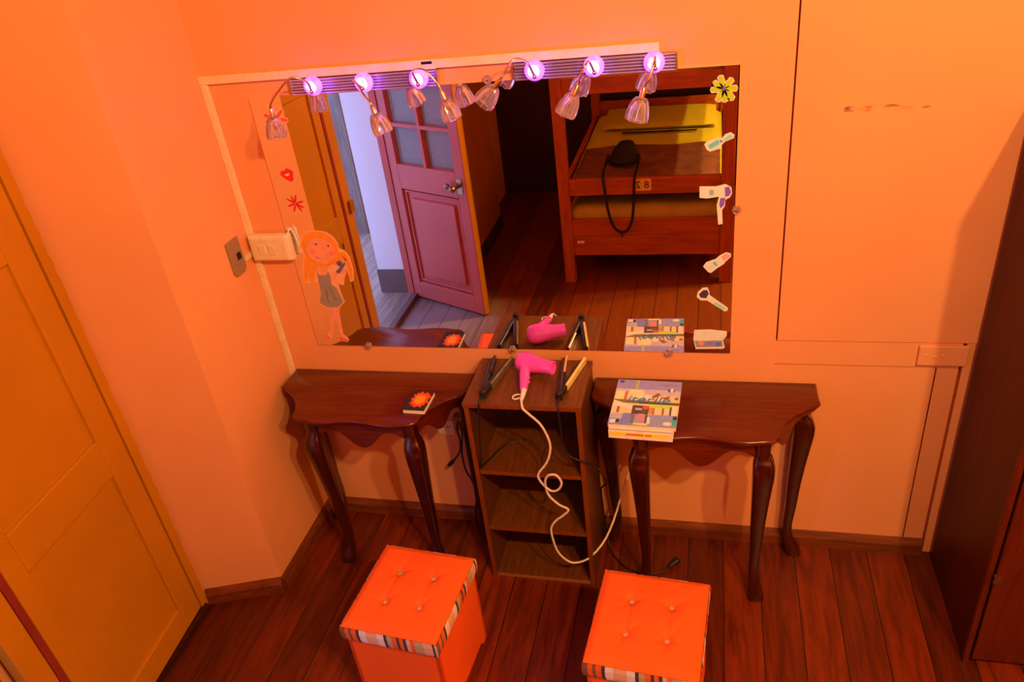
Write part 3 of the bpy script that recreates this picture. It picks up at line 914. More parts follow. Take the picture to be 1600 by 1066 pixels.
light_bar('left purple-lit chrome light bar with three gooseneck glass lamps', 0.328, 0.815, [0.410, 0.582, 0.762], [
    ([(0.428, -.10, 1.862), (0.395, -.125, 1.882), (0.350, -.145, 1.850)], (0.318, -0.159, 1.744), (-0.04, 0, -1)),
    ([(0.580, -.10, 1.855), (0.602, -.125, 1.852), (0.625, -.140, 1.820)], (0.667, -0.164, 1.741), (0.30, -0.1, -0.9)),
    ([(0.765, -.08, 1.866), (0.800, -.085, 1.870), (0.832, -.085, 1.835)], (0.861, -0.087, 1.751), (0.26, 0, -0.95))])
light_bar('right purple-lit chrome light bar with three gooseneck glass lamps', 1.056, 1.522, [1.119, 1.292, 1.461], [
    ([(1.110, -.085, 1.870), (1.080, -.11, 1.885), (1.048, -.125, 1.850)], (0.998, -0.129, 1.793), (-0.66, 0, -0.72)),
    ([(1.288, -.095, 1.862), (1.282, -.125, 1.858), (1.262, -.130, 1.822)], (1.229, -0.13, 1.754), (-0.45, -0.15, -0.85)),
    ([(1.468, -.10, 1.862), (1.470, -.145, 1.860), (1.455, -.165, 1.820)], (1.426, -0.169, 1.741), (-0.25, -0.1, -0.9))])

# ------------------------------------------------------------------ console tables


def sq(cx, cy, z, hx, hy, n=16, e=0.45):
    out = []
    for k in range(n):
        t = 2 * PI * k / n
        c, s = math.cos(t), math.sin(t)
        out.append((cx + hx * math.copysign(abs(c) ** e, c), cy + hy * math.copysign(abs(s) ** e, s), z))
    return out


def cabriole(x, y, ox, oy):
    """leg at (x,y) bulging towards (ox,oy)"""
    prof = [  # z, out, half size
        (0.722, 0.000, 0.024), (0.668, 0.000, 0.024), (0.655, 0.002, 0.022), (0.640, 0.008, 0.029), (0.615, 0.014, 0.0345),
        (0.580, 0.014, 0.0345), (0.520, 0.009, 0.0315), (0.440, 0.003, 0.0275), (0.340, -0.003, 0.0235), (0.240, -0.006, 0.0195),
        (0.150, -0.012, 0.0170), (0.100, -0.011, 0.0165), (0.065, -0.002, 0.0195), (0.035, 0.010, 0.0250), (0.012, 0.018, 0.0275), (0.0, 0.018, 0.024)]
    return MB().loft([sq(x + ox * o, y + oy * o, z, h, h) for z, o, h in prof])


HALF = [(0.0, -0.326), (0.05, -0.331), (0.10, -0.341), (0.145, -0.343), (0.185, -0.336), (0.222, -0.330), (0.240, -0.312), (0.246, -0.280), (0.262, -0.240),
        (0.290, -0.200), (0.325, -0.168), (0.358, -0.146), (0.377, -0.120), (0.374, -0.085), (0.374, -0.006)]


def apron_profile(L, drop, n=24):
    """lower edge heights along 0..1"""
    pts = []
    for i in range(n + 1):
        t = i / n
        s = abs(t - 0.5) * 2
        z = 0.668 - drop * max(0, math.cos(min(1, s / 0.55) * PI / 2)) ** 1.4
        z -= 0.020 * max(0, (s - 0.72) / 0.28) ** 1.5
        pts.append((t, z))
    return pts


def make_table(label, x):
    t = thing('console_table', label, 'console table', (x, 0, 0), group='mahogany console tables', local=True)
    outline = [(-px, py) for px, py in HALF[1:][::-1]] + HALF

    def grow(poly, g):
        cx, cy = 0, -0.15
        return [(cx + (px - cx) * (1 - g / 0.35), min(-0.006, cy + (py - cy) * (1 - g / 0.18))) for px, py in poly]
    b = MB()
    b.loft([[(p[0], p[1], 0.722) for p in grow(outline, .014)], [(p[0], p[1], 0.731) for p in grow(outline, .012)], [(p[0], p[1], 0.735) for p in grow(outline, .004)],
            [(p[0], p[1], 0.740) for p in grow(outline, .000)], [(p[0], p[1], 0.746) for p in grow(outline, .001)], [(p[0], p[1], 0.750) for p in grow(outline, .006)]])
    obj('tabletop', b, M['mahogany'], t, autosmooth=50)
    # aprons
    def apron(p0, p1, drop):
        p0, p1 = Vector(p0), Vector(p1)
        d = (p1 - p0).normalized(); nrm = Vector((-d.y, d.x)) * 0.009
        prof = apron_profile(0, drop)
        r = []
        for tt, z in prof:
            q = p0.lerp(p1, tt)
            r.append([(q.x - nrm.x, q.y - nrm.y, z), (q.x + nrm.x, q.y + nrm.y, z), (q.x + nrm.x, q.y + nrm.y, 0.7225), (q.x - nrm.x, q.y - nrm.y, 0.7225)])
        obj('apron', MB().loft(r), M['mahogany'], t)
    apron((-0.168, -0.278), (0.168, -0.278), 0.072)
    apron((-0.320, -0.088), (-0.205, -0.258), 0.05)
    apron((0.320, -0.088), (0.205, -0.258), 0.05)
    k = 0.7071
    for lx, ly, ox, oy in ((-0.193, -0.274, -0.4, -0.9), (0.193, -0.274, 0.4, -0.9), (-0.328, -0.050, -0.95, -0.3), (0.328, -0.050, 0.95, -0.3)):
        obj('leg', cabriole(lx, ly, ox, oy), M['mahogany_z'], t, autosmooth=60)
    return t


t1 = make_table('dark mahogany console table in the left corner with the small flame book on it', 0.405)
t2 = copy_tree(t1)
t2.location = (1.603, 0, 0)
t2['label'] = 'dark mahogany console table right of the shelf unit with the colourful books on it'

# ------------------------------------------------------------------ shelf unit
su = thing('shelf_unit', 'brown open shelf unit between the two console tables', 'shelf unit', (1.024, -0.157, 0))
LM = [M['laminate_z'], M['edge']]
LH = [M['laminate'], M['edge']]
obj('side_panel', MB().box(0.823, 0.840, -0.305, -0.025, 0, 0.812, 0, 1), LM, su, bevel=0.001)
obj('side_panel', MB().box(1.206, 1.223, -0.305, -0.025, 0, 0.812, 0, 1), LM, su, bevel=0.001)
obj('top_panel', MB().box(0.820, 1.226, -0.307, -0.0235, 0.8125, 0.830, 0, 1), LH, su, bevel=0.001)
for z in (0.533, 0.262):
    obj('shelf', MB().box(0.8405, 1.2055, -0.302, -0.034, z - 0.016, z, 0, 1), LH, su, bevel=0.001)
obj('bottom_panel', MB().box(0.8405, 1.2055, -0.302, -0.034, 0.0, 0.016, 0, 1), [M['laminate'], M['raw_edge']], su, bevel=0.001)
obj('back_panel', MB().box(0.8405, 1.2055, -0.0335, -0.026, 0.0, 0.812), M['darkwood'], su)

# ------------------------------------------------------------------ hair dryer, straighteners
hd = thing('hair_dryer', 'pink hair dryer with white twisted cord lying on the shelf unit', 'hair dryer', (1.03, -0.15, 0.83))
ax = Vector((0.115, -0.035, 0.0)).normalized()
o0 = Vector((0.975, -0.095, 0.8685))
b = MB().lathe([(-.004, .012), (0, .026), (.010, .034), (.028, .0375), (.048, .036), (.070, .031), (.095, .0265), (.118, .0245), (.138, .0250), (.139, .021), (.120, .020)], o0, ax, 28)
obj('body', b, M['pink'], hd, autosmooth=50)
obj('rear_grille', MB().lathe([(-.0058, .003), (-.0058, .011), (-.004, .0115)], o0, ax, 20), M['pink'], hd)
h0 = o0 + ax * 0.033 + Vector((0, -0.02, 0.0))
h1 = Vector((1.024, -0.245, 0.850))
b = MB().tube([h0, h0.lerp(h1, .35) + Vector((0, 0, .002)), h0.lerp(h1, .7), h1], [.019, .0185, .016, .0125], 16)
obj('handle', b, M['pink'], hd, smooth=True)
b = MB()
for k in (0.55, 0.72):
    p = h0.lerp(h1, k) + Vector((.014, -.002, .006))
    b.lathe([(-.004, .006), (.004, .0065), (.006, .004)], p, (0.8, 0.1, 0.45), 12)
obj('switch_button', b, M['pink'], hd, smooth=True)
obj('cord_boot', MB().tube([h1 + Vector((0, .006, 0)), h1 + Vector((0.002, -.018, -.002)), (1.025, -0.292, 0.8415)], [.0105, .0088, .0060], 12), M['white_plastic'], hd, smooth=True)
lp = [(1.018, -0.262, 0.843), (1.003, -0.256, 0.839), (0.992, -0.262, 0.837), (0.991, -0.275, 0.837), (1.003, -0.282, 0.838), (1.016, -0.278, 0.841)]
obj('hanging_loop', MB().tube(lp, 0.0028, 8), M['white_plastic'], hd, smooth=True)
YC = -0.318
cp = [(1.025, -0.292, 0.8415), (1.029, -0.306, 0.838), (1.034, -0.316, 0.825), (1.052, YC, 0.806)] + [(x, YC, z) for x, z in
      ((1.089, .762), (1.111, .696), (1.108, .645), (1.091, .598), (1.062, .555), (1.058, .530), (1.074, .498))]
cp += [(1.100, -0.324, .480), (1.127, -0.330, .494), (1.141, -0.332, .528), (1.125, -0.332, .560), (1.098, -0.330, .556), (1.083, -0.324, .528), (1.080, YC, .487), (1.090, YC, .448), (1.120, YC, .412),
       (1.152, YC, .391), (1.132, YC, .362), (1.101, YC, .331), (1.083, YC, .298), (1.081, YC, .258), (1.093, YC, .185), (1.118, YC, .143), (1.149, YC, .125), (1.190, -.31, .132),
       (1.224, -.29, .150), (1.262, -.25, .185), (1.292, -.20, .240), (1.322, -.14, .325), (1.352, -.07, .405), (1.370, -.03, .455), (1.385, -.02, .49)]
main = MB().tube(cp, 0.0040, 8, sub=8)
# a second strand winds round the first: a twisted pair
sp = spline(cp, 14)
strand = []
tprev = None
for i in range(len(sp)):
    tt = (sp[min(i + 1, len(sp) - 1)] - sp[max(i - 1, 0)]).normalized()
    u = tt.cross(Vector((0.0, 1, 0.02))).normalized(); w = tt.cross(u)
    a = i * 1.05
    strand.append(sp[i] + (u * math.cos(a) + w * math.sin(a)) * 0.0022)
main.tube(strand, 0.0026, 6, smooth=False)
cdw = obj('twisted_cord', main, M['cable_white'], hd, smooth=True)
obj('plug', MB().box(1.374, 1.398, -0.038, -0.010, 0.478, 0.510), M['white_plastic'], cdw, bevel=0.003)


def straightener(label, pivot, tipL, tipR, plateL, glareR, matL, matR, cord, plugpts=None):
    t = thing('hair_straightener', label, 'hair straightener', (pivot[0], pivot[1], 0.83), group='straighteners on the shelf unit')
    pv = Vector((pivot[0], pivot[1], 0.8305))
    for tip, plm, hm, sgn in ((tipL, plateL, matL, 1), (tipR, glareR, matR, -1)):
        tp = Vector((tip[0], tip[1], 0.8305))
        d = (tp - pv); L = d.length; d.normalize()
        s = Vector((d.y, -d.x, 0)) * sgn       # towards the other arm
        rings = []
        for q, h, w in ((-0.02, .018, .006), (0.0, .022, .0085), (.25, .025, .0095), (.5, .0245, .009), (.93, .023, .0085), (1.0, .018, .005)):
            c = pv + d * (L * q)
            n = 12
            rings.append([c + s * (w * math.copysign(abs(math.cos(2 * PI * k / n)) ** .6, math.cos(2 * PI * k / n))) + Vector((0, 0, h / 2 + h / 2 * math.copysign(abs(math.sin(2 * PI * k / n)) ** .6, math.sin(2 * PI * k / n)))) for k in range(n)])
        a = obj('arm', MB().loft(rings), hm, t, autosmooth=50)
        b = MB()
        c0 = pv + d * (L * (.30 if plm is M['gold_glare'] or plm is M['bronze'] else .55)) + s * .0082; c1 = pv + d * (L * 1.01) + s * .0082
        if plm is M['gold_glare'] or plm is M['bronze']:      # lamp glare on the outer casing, made as a coloured strip
            s = -s
            c0 = pv + d * (L * .22) + s * .0082; c1 = pv + d * (L * .99) + s * .0082
        ring = lambda c: [c + Vector((0, 0, .003)), c + s * .0035 + Vector((0, 0, .003)), c + s * .0035 + Vector((0, 0, .0245)), c + Vector((0, 0, .0268)), c - s * .0045 + Vector((0, 0, .0268)), c - s * .0050 + Vector((0, 0, .0240)), c + Vector((0, 0, .022))]
        b.loft([ring(c0), ring(c1)])
        obj('plate_or_glare', b, plm, a)
    obj('hinge', MB().lathe([(0, .012), (.026, .012), (.030, .008)], (pv.x, pv.y, .8305), (0, 0, 1), 16), M['black'], t, autosmooth=40)
    c = obj('cord', MB().tube([(pv.x, pv.y - .012, .842)] + cord, 0.0032, 8), M['black'], t, smooth=True)
    if plugpts:
        p0, p1 = Vector(plugpts[0]), Vector(plugpts[1])
        b = MB().tube([p0, p0.lerp(p1, .5), p1], [.006, .010, .014], 12)
        d = (p1 - p0).normalized()
        sd = d.cross(Vector((0, 0, 1))).normalized()
        pl = obj('plug', b, M['black'], c, smooth=True)
        b = MB()
        for k in (-1, 1):
            b.tube([p1 + sd * .005 * k, p1 + sd * .005 * k + d * .016], .0022, 8, smooth=False)
        obj('prong', b, M['brass'], pl)
    return t


straightener('black hair straightener with lamp glare made as a bronze strip, left on the shelf unit', (0.886, -0.268), (0.868, -0.046), (0.934, -0.046), M['dark_violet'], M['bronze'], M['dark_violet'], M['black'],
             [(0.883, -0.300, .840), (0.880, -0.313, .815), (0.870, -0.312, .740), (0.860, -0.311, .640), (0.852, -0.309, .560), (0.86, -0.25, .5365), (0.90, -0.16, .5365), (0.97, -0.12, .5365)])
straightener('black hair straightener with silver plate and lamp glare made as a gold strip, right on the shelf unit', (1.147, -0.262), (1.128, -0.036), (1.196, -0.040), M['silverplate'], M['gold_glare'], M['dark_violet'], M['black'],
             [(1.148, -0.295, .840), (1.151, -0.312, .820), (1.153, -0.314, .770), (1.157, -0.316, .690), (1.174, -0.318, .640), (1.206, -0.322, .624), (1.243, -0.30, .590), (1.256, -0.20, .470), (1.262, -0.11, .345),
              (1.240, -0.09, .300), (1.232, -0.08, .270), (1.234, -0.07, .150), (1.245, -0.09, .05), (1.268, -0.14, .006), (1.325, -0.205, .0045), (1.40, -0.232, .0045), (1.462, -0.218, .0045), (1.492, -0.193, .012)],
             [(1.490, -0.195, .012), (1.522, -0.160, .016)])

# ------------------------------------------------------------------ loose black cords at the outlet
c1 = thing('plug_adapter', 'brown wall adapter with black cords and a dangling plug between left table and shelf unit', 'power adapter', (0.66, -0.05, 0.0))
b = MB().tube([(0.690, -0.030, 0.560), (0.682, -0.048, 0.530), (0.680, -0.05, 0.505), (0.684, -0.05, 0.455), (0.676, -0.05, 0.408), (0.655, -0.05, 0.372), (0.640, -0.05, 0.354)], 0.0036, 8)
b.tube([(0.690, -0.030, 0.560), (0.697, -0.045, 0.520), (0.696, -0.05, 0.480), (0.682, -0.05, 0.400), (0.684, -0.05, 0.310), (0.704, -0.05, 0.250), (0.709, -0.05, 0.170), (0.694, -0.05, 0.085), (0.700, -0.07, 0.012), (0.735, -0.12, 0.0045), (0.78, -0.15, .0045)], 0.0036, 8)
cc = obj('cord', b, M['black'], c1, smooth=True)
obj('plug', MB().tube([(0.642, -0.05, 0.357), (0.632, -0.05, 0.345), (0.616, -0.05, 0.328)], [.006, .009, .008], 10), M['black'], cc, smooth=True)
obj('adapter', MB().box(0.662, 0.698, -0.040, -0.0005, 0.500, 0.560), M['brownplate'], c1, bevel=0.004)

# ------------------------------------------------------------------ books
bk = thing('book', 'small book with a flame picture on black cover, on the left table', 'book', (0.6245, -0.216, 0.7505), math.radians(-1.5), local=True)
bk.scale = (0.86, 0.92, 1.0)
Wb, Hb = 0.094, 0.126
sk = 0.010
b = MB()
quad = lambda x0, x1, y0, y1: [(x0 + sk * (y0 / Hb), y0), (x1 + sk * (y0 / Hb), y0), (x1 - sk * -(y1 / Hb) * 1.0, y1), (x0 + sk * (y1 / Hb), y1)]
obj('pages', MB().prism([(-.046, -.062), (.046, -.062), (.046, .062), (-.046, .062)], 0.0015, 0.0165, 'xy'), M['paper'], bk)
obj('cover', MB().box(-.047, .047, -.063, .063, 0.0165, 0.0182).box(-.047, .047, -.063, .063, 0.0, 0.0015).box(-.048, -.047, -.063, .063, 0, .0182), M['black'], bk)
b = MB()
fl = []
for k in range(26):
    a = 2 * PI * k / 26
    r = 1 + (0.16 if k % 2 else -0.10) + random.uniform(-.08, .08)
    fl.append((.004 + .036 * r * math.copysign(abs(math.cos(a)) ** .7, math.cos(a)), .008 + .046 * r * math.copysign(abs(math.sin(a)) ** .7, math.sin(a))))
b.prism(fl, .0182, .0185, 'xy', 0)
b.prism([(x * .6, .004 + (y - .004) * .6) for x, y in fl], .0185, .0188, 'xy', 1)
obj('flame_picture', b, [flat(225, 60, 10), flat(255, 120, 30)], bk)

b2 = thing('book', 'thick cream book with yellow and red spine under the picture magazine', 'book', (1.424, -0.222, 0.7505), math.radians(-2.5), local=True)
obj('pages', MB().box(-.098, .098, -.125, .128, .002, .030), M['paper'], b2)
obj('cover', MB().box(-.102, .100, -.132, .130, .030, .0325).box(-.102, .100, -.132, .130, 0, .002).box(-.102, .100, -.134, -.128, 0, .0325), flat(248, 232, 205), b2, bevel=0.0006)
obj('spine_band', MB().box(-.100, .088, -.1346, -.134, .012, .026), flat(255, 190, 30), b2)
for x0, x1 in ((-.045, .010), (.015, .035)):
    obj('spine_word', MB().box(x0, x1, -.1350, -.1346, .016, .022), flat(220, 70, 40), b2)
obj('cover_band', MB().box(-.100, .098, .118, .130, .0325, .0328), flat(255, 190, 30), b2)
b3 = thing('magazine', 'glossy picture magazine with a sunny town square cover on the right table', 'magazine', (1.4265, -0.2185, 0.7840), math.radians(-2.2), local=True)
mw, mh = 0.107, 0.126
obj('pages', MB().box(-mw + .001, mw - .001, -mh + .001, mh - .001, 0.0, .0135), M['paper'], b3)
obj('cover', MB().box(-mw, mw, -mh, mh, .0135, .0145).box(-mw - .0008, -mw, -mh, mh, 0, .0145), flat(165, 135, 190, 0.3), b3)
art = [
    ((150, 118, 190), [(0, .78), (1, .78), (1, 1), (0, 1)]), ((190, 150, 185), [(0, .60), (1, .60), (1, .79), (0, .79)]),
    ((70, 55, 130), [(.03, .925), (.10, .925), (.10, .98), (.03, .98)]), ((130, 125, 160), [(.13, .925), (.26, .925), (.26, .935), (.13, .935)]), ((130, 125, 160), [(.16, .955), (.25, .955), (.25, .965), (.16, .965)]),
    ((165, 155, 80), [(.29, .80), (.335, .80), (.345, 1), (.30, 1)]), ((95, 80, 165), [(.64, .905), (.93, .905), (.93, .915), (.64, .915)]),
    ((60, 45, 95), ell(.855, .79, .055, .045, 14)), ((250, 225, 230), ell(.862, .795, .028, .05, 14)),
    ((245, 190, 120), [(0, .50), (.15, .50), (.15, .74), (.02, .74)]), ((190, 90, 60), [(.15, .52), (.19, .52), (.19, .72), (.15, .72)]),
    ((250, 200, 120), [(.19, .50), (.43, .50), (.45, .70), (.42, .76), (.22, .77)]), ((245, 190, 140), [(.45, .48), (.58, .48), (.58, .66), (.47, .67)]),
    ((235, 170, 110), [(.56, .48), (1, .48), (1, .66), (.58, .66)]), ((150, 70, 30), [(.56, .62), (.66, .72), (.72, .66), (.6, .6)]), ((150, 75, 35), [(.74, .62), (.84, .66), (.84, .60), (.76, .58)]),
    ((245, 200, 150), [(.66, .48), (.74, .48), (.74, .64), (.68, .66)]), ((130, 95, 60), [(.92, .58), (.98, .58), (.98, .64), (.92, .64)]),
    ((125, 95, 30), [(0, .45), (1, .45), (1, .52), (0, .54)]), ((70, 60, 30), [(.4, .44), (1, .44), (1, .49), (.4, .49)]),
    ((235, 170, 120), [(0, .20), (1, .20), (1, .46), (0, .46)]), ((250, 215, 175), [(0, .52), (.33, .40), (.30, .34), (.02, .40)]),
    ((150, 85, 50), [(.08, .24), (.12, .24), (.12, .38), (.08, .38)]), ((90, 55, 50), [(.31, .20), (.56, .20), (.56, .42), (.31, .42)]),
    ((170, 160, 190), [(.36, .32), (.46, .32), (.46, .36), (.36, .36)]), ((205, 70, 50), [(.48, .34), (.54, .34), (.56, .42), (.46, .41)]), ((70, 90, 40), [(.46, .26), (.52, .26), (.52, .34), (.46, .32)]),
    ((200, 110, 60), [(.56, .24), (.66, .26), (.64, .38), (.56, .38)]), ((175, 195, 40), [(.56, .38), (.88, .38), (.88, .445), (.56, .445)]), ((150, 100, 60), [(.62, .22), (.65, .22), (.65, .38), (.62, .38)]),
    ((130, 80, 50), [(.76, .24), (.79, .24), (.79, .38), (.76, .38)]), ((95, 70, 40), [(.87, .10), (.90, .10), (.90, .42), (.87, .42)]), ((245, 195, 150), [(.91, .10), (.97, .10), (.97, .44), (.91, .44)]),
    ((140, 125, 165), [(0, 0), (1, 0), (1, .24), (0, .22)]), ((175, 150, 165), [(0, .12), (.18, .12), (.18, .23), (0, .22)]), ((120, 105, 150), [(.16, .0), (.30, .02), (.31, .24), (.20, .24)]),
    ((120, 95, 90), [(.31, .03), (.37, .03), (.37, .22), (.31, .22)]), ((235, 105, 95), [(.40, .10), (.52, .10), (.50, .24), (.42, .24)]), ((80, 60, 60), [(.53, .04), (.56, .04), (.56, .22), (.53, .22)]),
    ((240, 190, 140), [(.56, .04), (.61, .04), (.60, .18), (.56, .18)]), ((215, 175, 90), [(.37, .0), (.58, .0), (.58, .045), (.37, .045)]),
    ((240, 215, 190), [(.02, .02), (.10, .02), (.10, .09), (.02, .09)]), ((60, 35, 30), [(.11, .03), (.155, .03), (.155, .10), (.11, .10)]),
    ((245, 215, 205), ell(.865, .06, .065, .04, 14)), ((40, 150, 200), [(.935, .03), (.995, .03), (.995, .15), (.935, .15)]), ((60, 45, 50), [(.935, .15), (.995, .15), (.995, .22), (.935, .22)]),
]
b = MB(); am = []; akeys = []
for i, (c, poly) in enumerate(art):
    z0 = 0.0145 + i * 0.00004
    if c not in akeys:
        akeys.append(c); am.append(flat(*c, 0.35))
    b.prism([(-mw + (u if True else 0) * 2 * mw, -mh + v * 2 * mh) for u, v in poly], z0, z0 + 0.00006, 'xy', akeys.index(c))
obj('cover_picture', b, am, b3)


def text_mesh(name, body, size, mat, parent, loc, rot=(0, 0, 0), extrude=0.0003, shear=0.0, width=None, mirror=False):
    cu = bpy.data.curves.new(name, 'FONT')
    cu.body = body; cu.size = size; cu.extrude = extrude; cu.align_x = 'CENTER'; cu.align_y = 'CENTER'; cu.shear = shear
    tmp = bpy.data.objects.new('tmp', cu)
    COL.objects.link(tmp)
    dg = bpy.context.evaluated_depsgraph_get()
    dg.update()
    me = bpy.data.meshes.new_from_object(tmp.evaluated_get(dg))
    bpy.data.objects.remove(tmp)
    if width:
        xs = [v.co.x for v in me.vertices]
        k = width / (max(xs) - min(xs))
        for v in me.vertices:
            v.co.x *= k
    R = Matrix.Translation(loc) @ Matrix.Rotation(rot[2], 4, 'Z') @ Matrix.Rotation(rot[1], 4, 'Y') @ Matrix.Rotation(rot[0], 4, 'X')
    me.transform(R)
    me.materials.clear(); me.materials.append(mat)
    o = bpy.data.objects.new(name, me)
    COL.objects.link(o)
    o.parent = parent
    return o


text_mesh('title_lettering', 'iterile', 0.052, flat(45, 105, 235), b3, (0.005, 0.012, 0.0170), shear=0.25, width=0.140)

# ------------------------------------------------------------------ ottomans


def make_ottoman(label, loc, rot):
    t = thing('storage_ottoman', label, 'ottoman', loc, rot, group='orange storage ottomans', local=True)
    hx, hy = 0.156, 0.166
    # body: four cloth sides with little cut-out feet
    b = MB()
    def side(p0, p1):
        p0, p1 = Vector(p0), Vector(p1)
        d = (p1 - p0).normalized(); L = (p1 - p0).length
        nrm = Vector((d.y, -d.x)) * 0.0
        inn = Vector((-d.y, d.x)) * 0.012
        prof = [(0, 0.0), (0.035, 0.0), (0.048, 0.022), (L - 0.048, 0.022), (L - 0.035, 0.0), (L, 0.0)]
        r = []
        for s, z in prof:
            q = p0 + d * s
            r.append([(q.x, q.y, z), (q.x + inn.x, q.y + inn.y, z), (q.x + inn.x, q.y + inn.y, 0.325), (q.x, q.y, 0.325)])
        b.loft(r)
    side((-hx, -hy), (hx, -hy)); side((hx, -hy), (hx, hy)); side((hx, hy), (-hx, hy)); side((-hx, hy), (-hx, -hy))
    b.box(-hx + .012, hx - .012, -hy + .012, hy - .012, 0.03, 0.04)
    obj('body', b, M['orange_cloth'], t)
    lx, ly = 0.163, 0.174
    # lid: tufted cushion
    n = 64
    btn = [(-0.060, 0.060), (0.060, 0.060), (-0.060, -0.060), (0.060, -0.060)]
    vs = []; fs = []
    for j in range(n + 1):
        for i in range(n + 1):
            u, v = 2 * i / n - 1, 2 * j / n - 1
            x, y = u * lx, v * ly
            e = max(abs(u), abs(v))
            z = 0.395 + 0.014 * (1 - u * u) * (1 - v * v) - 0.010 * max(0, e - .88) / .12
            for bx, by in btn:
                r = math.hypot(x - bx, y - by)
                z -= 0.016 * math.exp(-(r / 0.018) ** 2) + 0.004 * math.exp(-(r / .05) ** 2)
                a = math.atan2(y - by, x - bx)
                z -= 0.0036 * math.exp(-((r - .028) / .025) ** 2) * max(0, math.cos(5 * a + bx * 40 + by * 17)) ** 3
            # folds between the buttons
            for bx in (-0.060, 0.060):
                if abs(y) < 0.06:
                    z -= 0.0045 * math.exp(-((x - bx) / 0.006) ** 2)
            vs.append((x, y, z))
    for j in range(n):
        for i in range(n):
            a = j * (n + 1) + i
            fs.append((a, a + 1, a + n + 2, a + n + 1))
    b = MB().add(vs, fs)
    # underside
    b.box(-lx + .001, lx - .001, -ly + .001, ly - .001, 0.326, 0.336)
    obj('cushion', b, M['orange_cloth'], t, autosmooth=60)
    # striped band round the lid
    b = MB()
    per = []
    m = 10
    for (x0, y0), (x1, y1) in (((-lx, -ly), (lx, -ly)), ((lx, -ly), (lx, ly)), ((lx, ly), (-lx, ly)), ((-lx, ly), (-lx, -ly))):
        for k in range(m):
            per.append((x0 + (x1 - x0) * k / m, y0 + (y1 - y0) * k / m))
    P = len(per)
    zs = [(0.326, 0.0), (0.340, .003), (0.366, .004), (0.3855, .0015)]
    for z, g in zs:
        for x, y in per:
            b.v.append((x * (1 + g / lx), y * (1 + g / ly), z))
    for k in range(len(zs) - 1):
        for i in range(P):
            j = (i + 1) % P
            f = (k * P + i, k * P + j, (k + 1) * P + j, (k + 1) * P + i)
            fi = len(b.f)
            b.f.append(f); b.m.append(0)
            u0, u1 = i / m * 1.0, (i + 1) / m * 1.0
            for vi, u in zip(f, (u0, u1, u1, u0)):
                b.uv[(fi, vi)] = (u, zs[k][0])
    obj('striped_band', b, M['stripe'], t)
    for bx, by in btn:
        obj('button', MB().lathe([(-.006, .007), (0, .0095), (.003, .0072), (.004, .001)], (bx, by, 0.3905), (0, 0, 1), 14), M['button'], t, smooth=True)
    return t


o1 = make_ottoman('orange cloth ottoman with striped band in front of the left table', (0.697, -0.735, 0), math.radians(-4.5))
o2 = copy_tree(o1)
o2.location = (1.4635, -0.757, 0)
o2.rotation_euler = (0, 0, math.radians(-4.0))
o2['label'] = 'orange cloth ottoman with striped band in front of the right table'

# ------------------------------------------------------------------ bunk bed (seen in the mirror, behind the viewer)
bd = thing('bunk_bed', 'varnished reddish wooden bunk bed seen in the mirror', 'bunk bed', (1.23, -3.0, 0))
XL, XR, YF, YE = 0.705, 1.755, -2.2, -3.84
for x0, x1 in ((XL, XL + .068), (XR - .075, XR)):
    for y0 in (YF - .07, YE):
        obj('post', MB().box(x0, x1, y0, y0 + .07, 0, 1.95), M['bed_z'], bd, bevel=0.004)


def rail(name, z0, z1, ys=(YF - .045, YF - .015), groove=None):
    b = MB()
    if groove:
        b.box(XL + .068, XR - .075, ys[0], ys[1], z0, groove - .002).box(XL + .068, XR - .075, ys[0], ys[1], groove + .002, z1)
        b.box(XL + .068, XR - .075, ys[0], ys[1] - .006, groove - .003, groove + .003)
    else:
        b.box(XL + .068, XR - .075, ys[0], ys[1], z0, z1)
    return obj(name, b, M['bed'], bd, bevel=0.003)


rail('foot_rail', 0.19, 0.435, groove=0.325)
nr = rail('foot_rail', 0.594, 0.698)
rail('foot_rail', 1.208, 1.300)
rail('foot_rail', 1.45, 1.56); rail('foot_rail', 1.65, 1.74)
for z0, z1 in ((0.19, 0.40), (0.64, 0.76), (0.84, 0.94), (1.15, 1.30), (1.5, 1.6)):
    rail('head_rail', z0, z1, (YE + .02, YE + .05))
for x0, x1 in ((XL + .02, XL + .05), (XR - .055, XR - .025)):
    for z0, z1 in ((0.25, 0.43), (0.55, 0.66), (1.21, 1.30)):
        obj('side_rail', MB().box(x0, x1, YE + .07, YF - .07, z0, z1), M['bed'], bd, bevel=0.003)
obj('shade_board', MB().box(XL + .02, XL + .05, YE + .07, YF - .07, 1.305, 1.93), M['bed'], bd, bevel=0.003)  # unseen plank added to keep lamplight off the wall behind the door
for z in (0.36, 0.615, 1.25):
    obj('slat_base', MB().box(XL + .05, XR - .055, YE + .055, YF - .05, z - .02, z), M['darkwood'], bd)
pt = obj('number_plate', MB().box(1.168, 1.274, YF - .0148, YF - .0118, 0.617, 0.690), flat(235, 150, 50), bd)
text_mesh('number_lettering', '8 2', 0.062, M['black'], pt, (1.221 - ORG[bd.name].x, YF - .0112 - ORG[bd.name].y, 0.6535), (math.radians(90), 0, math.radians(180)), width=0.078)
obj('paper_tag', MB().box(0.80, 0.845, YF - .0148, YF - .0135, 0.275, 0.292), M['paper'], bd)


